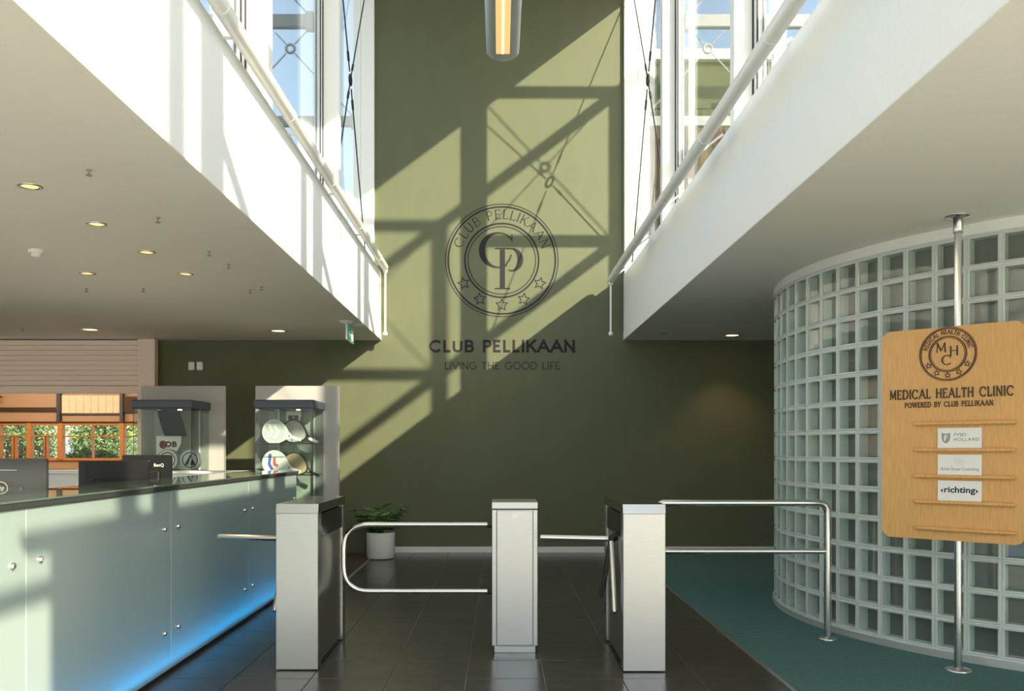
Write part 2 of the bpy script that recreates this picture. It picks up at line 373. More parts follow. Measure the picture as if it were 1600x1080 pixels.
def star(parent, cx, cz, r, rot, wd, depth, m):
    P = []
    for i in range(10):
        a = PI/2+rot+i*PI/5; q = r if i % 2 == 0 else r*.48; P.append((q*math.cos(a), q*math.sin(a)))
    return MB().ribbon(P, wd, 0, -depth, closed=True).build('star', m, parent, (cx, 0, cz))
def font_text(parent, text, x, z, size, m, align='LEFT', name='lettering', bold=0, width=None, depth=.0004):
    cu = bpy.data.curves.new(name, 'FONT'); cu.body = text; cu.size = size; cu.extrude = depth; cu.offset = bold; cu.align_x = align; cu.resolution_u = 3
    tmp = bpy.data.objects.new(name, cu); C.objects.link(tmp); bpy.context.view_layer.update()
    me = bpy.data.meshes.new_from_object(tmp.evaluated_get(bpy.context.evaluated_depsgraph_get())); bpy.data.objects.remove(tmp)
    if width:
        xs = [v.co.x for v in me.vertices]; k = width/(max(xs)-min(xs)); me.transform(Matrix.Scale(k, 4, (1, 0, 0)))
    me.transform(Matrix.Rotation(PI/2, 4, 'X')); me.materials.clear(); me.materials.append(m); me.name = name
    o = bpy.data.objects.new(name, me); C.objects.link(o); o.location = (x, -depth-.0003, z)
    if parent: o.parent = parent
    return o

# ------------------------------------------------------------------ constants of the place
YW, HC, HP, HR = 11.5, 2.727, 3.63, 7.29      # back wall, soffit, parapet top, roof
XL, XR = -1.51, 1.59                          # parapet faces
COLY = (8.95, 6.22, 3.49, .76, -1.97)

# ------------------------------------------------------------------ large structure
st(MB().box(-18, 12, -6, 28.5, -.20, -.005).build('floor', M['grout']), 'dark tiled floor with pale joints')
flo = bpy.data.objects['floor']
# individual tiles where they can be told apart
tile_me = MB().box(-.2225, .2225, -.2225, .2225, -.012, 0, bev=.0015).mesh('tile', M['tile'])
tx0, ty0 = .26-.45*5, 5.19-.45
for j in range(15):
    for i in range(8):
        xc, yc = tx0+.45*i+.225, ty0+.45*j+.225
        if yc > YW-.1 or (xc < -1.57 and yc > 8.7): continue
        inst('tile', tile_me, flo, Matrix.Translation((xc, yc, 0)))
# same tiles further off, behind the camera and under the desk
b = MB()
for j in range(-3, 11):
    for i in range(-8, 12):
        xc, yc = tx0+.45*i+.225, ty0+.45*j+.225
        if (0 <= i < 8 and j >= 0) or i >= 8: continue
        if yc > 9.2: continue
        b.box(xc-.2225, xc+.2225, yc-.2225, yc+.2225, -.012, 0)
o = b.build('tile_field', M['tile'], flo); o['kind'] = 'stuff'
o = MB().box(-9, -1.575, 8.79, YW, -.014, .001).build('brown_carpet', M['brown_mat'], flo); o['label'] = 'brown carpet behind the end of the desk'
o = MB().box(1.63, 7.5, 3.39, YW, -.014, .004).build('ribbed_entrance_mat', M['teal'], flo); o['label'] = 'teal ribbed mat right of the dark tiles'
MB().box(1.605, 1.63, 3.39, YW, -.014, .006).build('edge_strip', M['strip'], flo)
MB().box(-1.575, -1.555, 8.79, YW, -.014, .003).build('edge_strip', M['strip'], flo)
b = MB()
for i in range(21):
    for j in range(8): b.box(-9+.8*i, -9+.8*i+.795, 3.385-.8*(j+1), 3.385-.8*j-.005, -.014, 0)
o = b.build('bounce_floor', M['stone'], flo); o['label'] = 'unseen pale floor added before the dark tiles to bounce sunlight'; o['kind'] = 'stuff'  # out of view; added pale so sun bounces onto the soffits
st(MB().box(-60, 60, -60, 90, -.6, -.21).build('ground', M['paving']), 'pale paving outside')

# back wall: green, with the shutter opening at its left
b = MB()
b.box(-4.36, 7.5, YW, YW+.25, 0, HC)
b.box(-1.86, 1.90, YW, YW+.25, HC, HR)
b.box(-9, -4.36, YW, YW+.25, HC-.6, HC)
b.box(-9, -4.36, YW, YW+.25, 0, 1.07)
st(b.build('wall_back', M['green']), 'tall dark green wall at the end of the hall')
st(MB().box(-1.5, 7.5, YW-.02, YW, 0, .078, bev=.004).build('baseboard_back', M['alu']), 'pale grey baseboard below the green wall')
# soffits
st(MB().box(-9, XL-.002, -3, YW+.2, HC, HC+.1).build('ceiling', M['soffit']), 'low pale ceiling of the left wing')
st(MB().box(XR+.002, 7.5, -.33, YW+.2, HC, HC+.1).build('ceiling', M['soffit']), 'low pale ceiling of the right wing')
# parapets with rounded coping
def parapet(name, x, s, y0, HP, lab):
    b = MB(); x1 = x+s*.10
    b.box(x, x1, y0, YW-.05, HC+.004, HP-.05)
    P = [(0, HP-.05)]+[(s*(.05-.05*math.cos(a)), HP-.05+.05*math.sin(a)) for a in [PI*i/8 for i in range(9)]]
    n = len(P); vs = [(x+p[0], y, p[1]) for y in (y0, YW-.05) for p in P]
    b.add(vs, [(i, i+1, i+1+n, i+n) for i in range(n-1)], 0, True)
    b.box(x1, x+s*.32, y0, YW+.2, HC+.1, HP-.18)
    return st(b.build(name, M['white']), lab)
parapet('wall_left', XL, -1, -3, 3.63, 'white balcony parapet on the left with patches of sun')
parapet('wall_right', XR, 1, -.33, 3.585, 'white balcony parapet on the right in shade')
st(MB().box(XR, 7.5, -.33, -.28, HC, HP-.18).build('wall_front', M['white']))
root = st(empty('added_window', (-9.05, -3, 0)), 'unseen full height glazing added to brighten the left wing')  # out of view; this side is glazed to throw daylight on the left soffit
for k in range(6):
    ya, yb = k*2.4, (k+1)*2.4
    MB().box(-.006, .006, ya+.05, yb-.05, .05, HC-.05).build('pane', M['clear'], root)
    f = MB()
    f.box(-.03, .03, ya, ya+.05, 0, HC+.1); f.box(-.03, .03, yb-.05, yb, 0, HC+.1); f.box(-.03, .03, ya, yb, 0, .05); f.box(-.03, .03, ya, yb, HC-.05, HC+.1)
    f.build('window_frame', M['alu'], root)
st(MB().box(7.5, 7.6, -.33, YW+.2, 0, HC+.1).build('wall_far_right', M['white']))
st(MB().box(-1.86, 1.86, -3.0, YW+.25, HR, HR+.25).build('ceiling', M['white']), 'flat roof above the tall hall')
st(MB().box(-9.1, -1.86, -3, YW+.25, 3.3, 3.42).build('roof', M['roofing']))
st(MB().box(1.90, 7.6, -.33, YW+.25, 3.3, 3.42).build('roof', M['roofing']))

# ------------------------------------------------------------------ side windows, columns
def side_window(name, s, lab):
    root = st(empty(name, (s*1.74, 4, HP)), lab); ox, oy, oz = s*1.74, 4, HP
    L = lambda b: [(v[0]-ox, v[1]-oy, v[2]-oz) for v in b.v]
    def part(nm, b, m):
        b.v = L(b); return b.build(nm, m, root)
    ys = sorted(list(COLY)+[YW+.02, -3.05]); bot0 = HP-.12
    for a, c in zip(ys[:-1], ys[1:]):
        y0 = a+(.11 if a in COLY else .02); y1 = c
        bot = bot0 if not (s > 0 and c < -.5) else .0
        xg = s*1.80
        part('pane', MB().box(xg-.006, xg+.006, y0+.07, y1-.07, bot+.05, HR-.05), M['clear'])
        f = MB()
        for q in (y0, y1-.07): f.box(xg-.035, xg+.035, q, q+.07, bot, HR, bev=.006)
        f.box(xg-.035, xg+.035, y0+.07, y1-.07, bot, bot+.06, bev=.006); f.box(xg-.035, xg+.035, y0+.07, y1-.07, HR-.07, HR)
        part('window_frame', f, M['alu'])
        g = MB()
        for q in (y0+.066, y1-.080):
            for xa in (1.766, 1.806): g.box(s*xa, s*(xa+.010), q, q+.012, bot+.06, HR-.07)
        for q in (y0, y1-.012): g.box(s*1.755, s*1.765, q, q+.012, bot, HR)
        part('gasket', g, M['gasket'])
    return root
side_window('window_1', -1, 'tall glazing above the left parapet')
side_window('window_2', 1, 'tall glazing above the right parapet')
for s in (-1, 1):
    for k, y in enumerate(COLY):
        z0 = HP-.2 if not (s > 0 and y < -.8) else 0
        xi = 1.60 if s < 0 else 1.63
        o = st(MB().box(s*xi, s*(xi+.20), y, y+.11, z0, HR, bev=.004).build('column', M['white']))
    st(MB().box(s*1.60, s*1.86, YW-.06, YW, HP-.2, HR).build('trim_1' if s < 0 else 'trim_2', M['white']))
# front glazing of the entrance, behind the camera
root = st(empty('window_3', (0, -3, 0)))
for x0, x1, z1 in ((-9, -5.3, HC), (-5.3, -1.86, HC), (-1.86, 0, 2.6), (0, 1.86, 2.6), (-1.86, 0, HR), (0, 1.86, HR)):
    z0 = 0 if z1 < 3 else 2.6
    MB().box(x0+.05, x1-.05, -.006, .006, z0+.05, z1-.05).build('pane', M['clear'], root)
    f = MB()
    f.box(x0, x0+.05, -.04, .04, z0, z1); f.box(x1-.05, x1, -.04, .04, z0, z1); f.box(x0, x1, -.04, .04, z0, z0+.05); f.box(x0, x1, -.04, .04, z1-.05, z1)
    f.build('window_frame', M['alu'], root)
root = st(empty('window_4', (0, -.30, 0)))
for x0, x1 in ((1.9, 3.8), (3.8, 5.7), (5.7, 7.5)):
    MB().box(x0+.05, x1-.05, -.006, .006, .05, HC-.05).build('pane', M['clear'], root)
    f = MB()
    f.box(x0, x0+.05, -.03, .03, 0, HC); f.box(x1-.05, x1, -.03, .03, 0, HC); f.box(x0, x1, -.03, .03, 0, .05); f.box(x0, x1, -.03, .03, HC-.05, HC)
    f.build('window_frame', M['alu'], root)

# ------------------------------------------------------------------ outside steel frames
ORD = {11.68: 'level with the green wall', 8.95: 'at first column from green wall', 6.22: 'at second column from green wall', 3.49: 'at third column from green wall', .76: 'at fourth column from green wall', -1.97: 'beside the entrance bay'}
def cable(b, p, q, r=.007): b.tube([p, q], r, 6)
def torus_xz(b, c, R, r, axis='y', n=20, m=8):
    vs = []; fs = []
    for i in range(n):
        a = 2*PI*i/n
        for j in range(m):
            t = 2*PI*j/m; rr = R+r*math.cos(t)
            p = (rr*math.cos(a), r*math.sin(t), rr*math.sin(a)) if axis == 'y' else (r*math.sin(t), rr*math.cos(a), rr*math.sin(a))
            vs.append((c[0]+p[0], c[1]+p[1], c[2]+p[2]))
    for i in range(n):
        for j in range(m): fs.append((i*m+j, i*m+(j+1) % m, ((i+1) % n)*m+(j+1) % m, ((i+1) % n)*m+j))
    b.add(vs, fs, 0, True)
for s in (-1, 1):
    side = 'left' if s < 0 else 'right'
    for y in (11.68,)+COLY:
        t = tag(empty('steel_frame', (s*3.65, y, 3.42)), 'grey cross-cabled outrigger frame outside %s glazing, %s' % (side, ORD[y]), 'steel frame', 'outrigger frames outside the %s glazing' % side)
        MB().box(-.09, .09, -.04, .04, 0, 4.16, bev=.01).build('post', M['metalpaint'], t)
        for z in (5.60, 7.51): MB().box(-s*.09, -s*1.78, -.035, .035, z-.065-3.42, z+.065-3.42, bev=.008).build('beam', M['metalpaint'], t)
        zc = 6.55-3.42; xc = -s*.93
        for dx, dz in ((.80, .86), (-.80, .86), (.80, -.86), (-.80, -.86)):
            b = MB(); cable(b, (xc+dx*.07, 0, zc+dz*.07), (xc+dx, 0, zc+dz), .009); b.build('brace_rod', M['metalpaint'], t)
        b = MB(); torus_xz(b, (xc, 0, zc), .055, .018); b.build('ring', M['metalpaint'], t)
        MB().box(-s*1.72, -s*1.80, -.045, .045, 5.51-3.42, 5.69-3.42, bev=.008).build('bracket', M['metalpaint'], t)
    for z, nm in ((5.60, 'lower'), (7.51, 'upper')):
        tag(MB().box(s*3.61, s*3.69, -3.2, 11.8, z-.07, z+.07, bev=.01).build('steel_beam', M['metalpaint']), '%s long grey steel beam joining the outriggers outside the %s glazing' % (nm, side), 'steel beam')
    # inside: crossed cable brace in the bay next to the green wall
    x = s*1.70; t = tag(empty('cable_brace', (x, 10.24, 5.55)), 'thin crossed steel cables inside the %s glazing beside the green wall' % side, 'cable brace', 'crossed cables beside the green wall')
    for dy, dz in ((1.20, 1.66), (-1.20, 1.66), (1.20, -1.83), (-1.20, -1.83)):
        b = MB(); cable(b, (0, dy*.045, dz*.045), (0, dy, dz), .008); b.build('cable', M['gasket'], t)
        for f in (.10, ):
            b = MB(); b.tube([(0, dy*f, dz*f), (0, dy*(f+.05), dz*(f+.05))], .014, 8); b.build('turnbuckle', M['gasket'], t)
    b = MB(); torus_xz(b, (0, 0, 0), .055, .014, 'x'); b.build('ring', M['gasket'], t)

# building seen through the right glazing
t = tag(empty('building', (6, 13, 0)), 'olive green block with brown panels and a terrace railing outside the right glazing', 'building')
MB().box(-4.0, 8, 0, 5, -.2, 6.95).build('wall', M['green_ext'], t)
MB().box(-4.0, 8, -.06, 0, 4.2, 6.15).build('brown_panel', M['brown'], t)
MB().box(-4.1, 8.1, -.1, 5.1, 6.95, 7.1).build('roof_edge', M['alu'], t)
MB().box(-3.95, 8, -.60, -.55, 6.05, 6.12).build('railing', M['gasket'], t)
for k in range(28): MB().box(-3.9+k*.2, -3.87+k*.2, -.59, -.56, 4.2, 6.05).build('baluster', M['gasket'], t)

# ------------------------------------------------------------------ handrails along the parapets
def handrail(s, x, zc, y0, lab):
    t = tag(empty('handrail', (x, 5, HP)), lab, 'handrail')
    ye = 11.2-5
    MB().tube([(0, y0-5, zc), (0, ye, zc)], .045, 18).build('rail', M['railw'], t)
    b = MB(); b.tube(corner([(0, ye-.02, zc), (-s*.0, ye+.05, zc), (-s*.0, ye+.05, zc-.06)], .03), .030, 12)
    b.tube([(-s*.0, ye+.05, zc-.04), (-s*.0, ye+.05, 2.80-HP)], .0125, 10); b.build('drop_rod', M['railw'], t)
    b = MB(); R = .03; b.lathe([(R*math.sin(a), -R*math.cos(a)) for a in [PI*i/8 for i in range(9)]], (0, ye+.05, 2.78-HP), 14); b.build('end_ball', M['railw'], t)
    y = 10.9
    while y > y0:
        b = MB(); b.tube([(0, y-5, zc-.03), (s*(.085 if s < 0 else .20), y-5, -.05)], .009, 8); b.build('bracket', M['railw'], t)
        b = MB(); b.tube([(0, y-5-.3, zc), (0, y-5-.285, zc)], .048, 18); b.build('joint_ring', M['railw'], t)
        y -= 1.5
handrail(-1, -1.43, 3.608-HP, -2.9, 'white tubular handrail along the left parapet, ending in a drop rod')
handrail(1, 1.40, 3.454-HP, -.3, 'white tubular handrail along the right parapet, ending in a drop rod')

# ------------------------------------------------------------------ emblem and wall lettering
def emblem(root, r, depth, m, arc_text, a0, a1, stars, hh, thick, thin, serif, tw=1.0):
    ring(root, 0, 0, r, r*.012*tw, depth, m); ring(root, 0, 0, r*.95, r*.024*tw, depth, m)
    ring(root, 0, 0, r*.655, r*.024*tw, depth, m); ring(root, 0, 0, r*.60, r*.013*tw, depth, m)
    ring_text(root, arc_text, 0, 0, r*.735, a0, a1, hh, thick, thin, serif, depth, m)
    for a in stars:
        q = math.radians(a); star(root, r*.79*math.cos(q), r*.79*math.sin(q), r*.105, (q+PI/2) if abs(a-270) > 40 or abs(a-270) < 5 else q+PI/2+.6, r*.014*tw, depth, m)
root = tag(empty('wall_emblem', (.033, YW-.0005, 3.753)), 'round dark club emblem with monogram and stars on the green wall', 'emblem')
emblem(root, .723, .0015, M['letter'], 'CLUB PELLIKAAN', 163, 16, (211, 240.5, 270, 299.5, 329), .122, .11, .065, .08, 1.25)
# monogram
pxm = 1/121.74
def mono(pts, wds, nm='monogram_letter', dep=.0018):
    return pts, wds
b = MB(); P = []; W = []
for i in range(29):
    a = math.radians(38+(300-38)*i/28); P.append(((-5+26*math.cos(a))*pxm, (16+27*math.sin(a))*pxm)); W.append((2.2+7.5*max(0, -math.cos(a))**1.5)*pxm)
b.ribbon(P, W, 0, -.0018); b.ribbon([(16*pxm, 41*pxm), (16*pxm, 28*pxm)], 1.4*pxm, 0, -.0019)
b.ribbon([(6*pxm, -7*pxm), (12*pxm, 1*pxm), (15*pxm, 9*pxm)], [2.6*pxm, 2.4*pxm, 1.8*pxm], 0, -.0019); b.build('monogram_letter', M['letter'], root)
b = MB(); b.ribbon([(1*pxm, 17*pxm), (1*pxm, -44*pxm)], 8*pxm, 0, -.0021)
b.ribbon([(-11*pxm, 18.5*pxm), (12*pxm, 18.5*pxm)], 2.0*pxm, 0, -.0022); b.ribbon([(-11*pxm, -44*pxm), (13*pxm, -44*pxm)], 2.0*pxm, 0, -.0022)
P = [(8*pxm, 18*pxm)]; W = [1.6*pxm]
for i in range(21):
    a = math.radians(82-168*i/20); P.append(((14+15*math.cos(a))*pxm, (1+17.5*math.sin(a))*pxm)); W.append((2.0+7*max(0, math.cos(a))**1.5)*pxm)
P.append((10*pxm, -15*pxm)); W.append(1.5*pxm)
b.ribbon(P, W, 0, -.0020); b.build('monogram_letter', M['letter'], root)

root = tag(empty('wall_wordmark', (0, YW-.0005, 2.570)), 'bold dark wall lettering reading CLUB PELLIKAAN', 'lettering')
line_text(root, 'CLUB PELLIKAAN', (672-PX)/121.74, (898-PX)/121.74, 0, .164, .20, .20, 0, .0015, M['letter'])
root = tag(empty('wall_tagline', (0, YW-.0005, 2.352)), 'thin dark wall lettering reading LIVING THE GOOD LIFE', 'lettering')
line_text(root, 'LIVING THE GOOD LIFE', (695-PX)/121.74, (875-PX)/121.74, 0, .098, .105, .105, 0, .0015, M['letter'])

# ------------------------------------------------------------------ pendant lamp
t = tag(empty('pendant_lamp', (.035, 8.9, 5.2)), 'long grey trough lamp with an orange glowing slot hanging high in the hall', 'lamp')
b = MB(); R, L0 = .162, -5.0; n = 14
sec = [(R*math.cos(a), -.075*math.sin(a)**.35) for a in [PI*i/n for i in range(n+1)]]
rows = [(L0, 1.0)]+[(.02-.16+.16*math.sin(u), math.cos(u)) for u in [PI/2*k/12 for k in range(13)]]
rows[1] = (-.14, 1.0)
vs = []
for yy, f in rows:
    f = max(f, .02)
    for x, z in sec: vs.append((x*f, yy, .05+z*(.8+.2*f)))
N = n+1
fs = [(i*N+j, i*N+j+1, (i+1)*N+j+1, (i+1)*N+j) for i in range(len(rows)-1) for j in range(n)]
b.add(vs, fs, 0, True); b.box(-R, R, L0, -.14, .045, .055); b.build('lamp_body', M['pendant'], t)
MB().box(-.066, .066, L0+.1, -.19, -.030, -.018, bev=.006).build('reflector', M['lampslot'], t)
b = MB(); b.tube([(0, L0+.15, -.036), (0, -.22, -.036)], .007, 10); b.build('tube', M['tube'], t)
for yy in (-.8, -4.2):
    b = MB(); cable(b, (0, yy, .05), (0, yy, HR-5.2), .004); b.build('suspension_cable', M['gasket'], t)

# ------------------------------------------------------------------ glass block wall
CX, CY, CR = 4.86, 7.2, 2.534
A0 = math.atan2(5.425-CY, 3.037-CX); DA = .2/CR
BZ0, NROW, K0, K1 = .055, 13, -5, 16
def cpt(k, r=CR): a = A0-k*DA; return (CX+r*math.cos(a), CY+r*math.sin(a))
b = MB()
def curved_band(b, k0, k1, r0, r1, z0, z1, step=.25, mi=0):
    ks = []; k = k0
    while k < k1-1e-6: ks.append(k); k += step
    ks.append(k1); vs = []
    for k in ks:
        for r, z in ((r0, z0), (r1, z0), (r1, z1), (r0, z1)): x, y = cpt(k, r); vs.append((x, y, z))
    fs = [(4*i+j, 4*i+(j+1) % 4, 4*i+4+(j+1) % 4, 4*i+4+j) for i in range(len(ks)-1) for j in range(4)]
    fs += [(0, 1, 2, 3), (4*len(ks)-1, 4*len(ks)-2, 4*len(ks)-3, 4*len(ks)-4)]
    b.add(vs, fs, mi, False)
for r in range(NROW+1):
    z = BZ0+.2*r; curved_band(b, K0, K1, CR-.004, CR-.088, z-.006, z+.006, .5)
for k in range(K0, K1+1): curved_band(b, k-.03, k+.03, CR-.004, CR-.088, BZ0, BZ0+.2*NROW, .06)
wg = st(b.build('wall_curved', M['mortar']), 'curved wall of glass blocks on the right')
b = MB(); curved_band(b, K0, K1, CR+.012, CR-.10, 0, BZ0-.006); b.build('kick_plate', M['alu_satin'], wg)
b = MB(); curved_band(b, K0, K1, CR+.005, CR-.085, BZ0+.2*NROW+.006, HC); b.build('bulkhead', M['white'], wg)
# one hollow block: outer face toward -Y
b = MB(); W2 = .094; e = .010; D = .088
def frame_ring(b, w0, y0, w1, y1, mi, sm=False):
    P0 = [(-w0, y0, -w0), (w0, y0, -w0), (w0, y0, w0), (-w0, y0, w0)]; P1 = [(-w1, y1, -w1), (w1, y1, -w1), (w1, y1, w1), (-w1, y1, w1)]
    b.add(P0+P1, [(i, (i+1) % 4, 4+(i+1) % 4, 4+i) for i in range(4)], mi, sm)
frame_ring(b, W2, D, W2, .004, 0)
frame_ring(b, W2, .004, W2-.005, 0, 0)
frame_ring(b, W2-.005, 0, W2-.014, .001, 0)
frame_ring(b, W2-.014, .001, W2-.022, .008, 1)
w = W2-.022; b.add([(-w, .008, -w), (w, .008, -w), (w, .008, w), (-w, .008, w)], [(0, 1, 2, 3)], 1)
frame_ring(b, W2-.013, .010, W2-.013, D-.004, 0)
w = W2-.013; b.add([(-w, D-.006, -w), (w, D-.006, -w), (w, D-.006, w), (-w, D-.006, w)], [(0, 1, 2, 3)], 2)
blk = b.mesh('glass_block', [M['block_edge'], M['block_face'], M['block_back']])
for k in range(K0, K1):
    a = A0-(k+.5)*DA
    x, y = CX+CR*math.cos(a), CY+CR*math.sin(a)
    for r in range(NROW):
        mt = Matrix.Translation((x, y, BZ0+.1+.2*r)) @ Matrix.Rotation(a+PI/2, 4, 'Z')
        inst('glass_block', blk, wg, mt)
# clinic room behind the blocks
st(MB().box(5.2, 5.3, 3.2, YW, 0, HC).build('wall_clinic', M['panel']), 'pale wall of the room behind the glass blocks')

# ------------------------------------------------------------------ turnstiles
def make_turnstile():
    t = empty('turnstile', (0, 0, 0)); W = .254; L = .95
    b = MB(); b.box(0, W, 0, .10, .005, .945, bev=.003); b.build('front_cover', M['steel'], t)
    b = MB(); b.box(0, W, L-.10, L, .005, .945, bev=.003); b.build('rear_cover', M['steel'], t)
    b = MB()
    b.add([(0, 0, .945), (W, 0, .945), (W, .012, 1.0), (0, .012, 1.0), (0, L, .945), (W, L, .945), (W, L-.012, 1.0), (0, L-.012, 1.0)],
          [(0, 1, 2, 3), (5, 4, 7, 6), (3, 2, 6, 7), (0, 3, 7, 4), (1, 5, 6, 2), (0, 4, 5, 1)], 0); b.mi = [0, 0, 1, 1, 1, 0]; b.build('top_cover', [M['steel'], M['steel_top']], t)
    b = MB(); b.box(.02, W-.02, .10, L-.10, .82, .945, bev=.002); b.build('housing', M['steel_dark'], t)
    b = MB(); b.box(.012, W-.012, .105, L-.105, .03, .82, bev=.002); b.build('side_panel', M['steel'], t)
    for x in (.004, W-.010): MB().box(x, x+.006, .10, L-.10, .79, .935, bev=.001).build('reader_panel', M['blackgloss'], t)
    for x in (.001, W-.005): MB().box(x, x+.004, .30, .33, .955, .97).build('indicator', M['exitwhite'], t)
    hub = MB(); hub.tube([(.02, .40, .79), (-.03, .40, .745)], .028, 16); hub = hub.build('hub', M['black'], t)
    c = Vector((-.02, .40, .755))
    for e_ in (Vector((-.475, .40, .765)), Vector((-.035, .115, .335)), Vector((-.055, .66, .345))):
        d = (e_-c).normalized(); b = MB(); b.tube([c+d*.02, e_-d*.012, e_], .019, 12, rr=[.019, .019, .015]); b.build('arm', M['steel_tube'], t)
    return t
T3 = make_turnstile(); T3.location = (.738, 5.34, 0)
tag(T3, 'steel tripod turnstile right of the middle post, three arms in view', 'turnstile', 'steel tripod turnstiles')
T1 = copy_tree(T3); T1.location = (-1.341, 5.38, 0); T1['label'] = 'steel tripod turnstile beside the glass reception desk'
# middle post with lockable door
t = tag(empty('gate_post', (.102, 5.84, 0)), 'narrow steel gate post with a lockable door between the turnstiles', 'post')
MB().box(-.135, .135, .01, .35, 0, .045, bev=.002).build('plinth', M['steel'], t)
MB().box(-.15, .15, .012, .36, .045, .935, bev=.003).build('body', M['steel'], t)
MB().box(-.118, .118, .004, .03, .052, .928, bev=.002).build('door', M['steel'], t)
MB().box(-.152, .152, 0, .365, .939, .985, bev=.004).build('lid', M['steel'], t)
MB().box(-.145, .145, .02, .35, .930, .942).build('shadow_gap', M['gasket'], t)
b = MB(); b.tube([(0, .006, .895), (0, -.004, .895)], .013, 16); b.build('lock', M['steel_tube'], t)
MB().box(-.002, .002, -.006, -.003, .888, .902).build('keyhole', M['gasket'], t)
for x in (-.121, .118): MB().box(x, x+.003, .008, .014, .05, .93).build('door_gap', M['gasket'], t)
# swing gate
Yg = 6.0; zt = .825; zb = .378
t = tag(empty('swing_gate', (-.05, Yg, 0)), 'steel tube swing gate with rounded end hinged on the gate post', 'gate')
b = MB(); b.tube(corner([(-.03, 0, zt), (-.99, 0, zt), (-.99, 0, zb), (-.03, 0, zb)], .17, 8), .017, 14); b.build('tube_loop', M['steel_tube'], t)
for z in (zt, zb):
    b = MB(); b.tube([(-.04, 0, z-.012), (.0, 0, z-.012)], .010, 8); b.tube([(.01, 0, z-.03), (.01, 0, z+.02)], .012, 10); b.build('hinge', M['black'], t)
# right-hand railing
t = tag(empty('railing', (2.29, 6.25, 0)), 'steel two-bar railing between the right turnstile and the glass block wall', 'railing')
b = MB(); b.tube(corner([(-1.22, 0, .60), (-1.20, 0, .955), (0, 0, .955), (0, 0, .01)], .075, 8), .0235, 16); b.build('top_rail', M['steel_tube'], t)
b = MB(); b.tube([(-1.22, 0, .0), (-1.22, 0, .60)], .0235, 16); b.build('post', M['steel_tube'], t)
b = MB(); b.tube([(-1.21, 0, .617), (0, 0, .617)], .0185, 14); b.build('middle_rail', M['steel_tube'], t)
for x in (0, -1.22):
    b = MB(); b.lathe([(.022, .02), (.03, .012), (.06, .010), (.062, .004), (.062, 0)], (x, 0, .004), 24); b.build('floor_flange', M['steel_tube'], t)

# ------------------------------------------------------------------ clinic sign on its pole
P0 = Vector((2.407, 5.635, .783)); ang = -math.atan2(.702, .713)
t = tag(empty('clinic_sign', (2.752, 5.372, 0)), 'oak clinic sign board with ledges on a floor-to-ceiling steel pole', 'sign')
b = MB(); b.tube([(0, 0, .006), (0, 0, HC)], .0225, 20); b.build('pole', M['steel_tube'], t)
b = MB(); b.lathe([(.026, .02), (.034, .012), (.07, .010), (.075, .004), (.075, 0)], (0, 0, .004), 28); b.build('floor_flange', M['steel_tube'], t)
b = MB(); b.lathe([(.028, -.10), (.028, -.012), (.06, -.008), (.075, -.003), (.075, 0)], (0, 0, HC), 28); b.build('ceiling_collar', M['steel_tube'], t)
BW, BH = .80, 1.28
rot = Matrix.Rotation(ang, 4, 'Z')
def rrect(x0, x1, z0, z1, r, n=6):
    P = []
    for cx, cz, a in ((x1-r, z0+r, -90), (x1-r, z1-r, 0), (x0+r, z1-r, 90), (x0+r, z0+r, 180)):
        P += [(cx+r*math.cos(math.radians(a+90*i/n)), cz+r*math.sin(math.radians(a+90*i/n))) for i in range(n+1)]
    return P
b = MB(); b.prism(rrect(0, BW, 0, BH, .055), 0, .03)
board = b.build('board', M['oak'], t); board.matrix_local = Matrix.Translation(P0-t.location) @ rot
for z in (1.485, 1.326, 1.167, 1.012, .851):
    MB().box(.200, .755, -.028, 0, z-.783-.010, z-.783+.010, bev=.004).build('ledge', M['oak'], board)
em = empty('emblem', (0, 0, 0)); em.parent = board; em.location = (.389, -.0005, 1.117)
# emblem pieces are joined into one raised mesh (third level)
def join_children(root, name, m):
    b = MB()
    bpy.context.view_layer.update()
    for ch in list(root.children):
        mt = ch.matrix_local; me = ch.data; base = len(b.v)
        b.v += [tuple(mt @ v.co) for v in me.vertices]
        for p in me.polygons: b.f.append([base+i for i in p.vertices]); b.mi.append(0); b.sm.append(False)
        bpy.data.objects.remove(ch)
    par = root.parent; loc = root.location.copy(); bpy.data.objects.remove(root)
    o = b.build(name, m, par); o.location = loc; return o
emblem(em, .161, .004, M['letter_wood'], 'MEDICAL HEALTH CLINIC', 168, 12, (211, 240.5, 270, 299.5, 329), .028, .17, .12, .07, 1.5)
for ch, x, z, h in (('M', -.037, .012, .058), ('H', .036, -.012, .058), ('C', -.006, -.066, .060)):
    inst('letter', glyph(ch, h, .14, .07, .08, .004, M['letter_wood']), em, Matrix.Translation((x, 0, z)))
join_children(em, 'emblem', M['letter_wood'])
tmpr = empty('lettering', (0, 0, 0)); tmpr.parent = board
line_text(tmpr, 'MEDICAL HEALTH CLINIC', .051, .742, 1.636-.783, .060, .17, .11, .10, .006, M['letter_wood'])
join_children(tmpr, 'lettering', M['letter_wood'])
tmpr = empty('lettering', (0, 0, 0)); tmpr.parent = board
line_text(tmpr, 'POWERED BY CLUB PELLIKAAN', .141, .636, 1.583-.783, .034, .19, .13, .10, .004, M['letter_wood'])
join_children(tmpr, 'lettering', M['letter_wood'])
def card(z, lab):
    o = MB().box(0, .243, -.003, 0, 0, .120).build('sign_card', M['paper']); o.matrix_world = Matrix.Translation(P0) @ rot @ Matrix.Translation((.335, -.006, z-.783+.0102)) @ Matrix.Rotation(math.radians(-1.5), 4, 'X')
    return tag(o, lab, 'card', 'white cards on the ledges of the clinic sign')
c1 = card(1.326, 'white card with a grey shield logo reading FYSIO HOLLAND, highest of three')
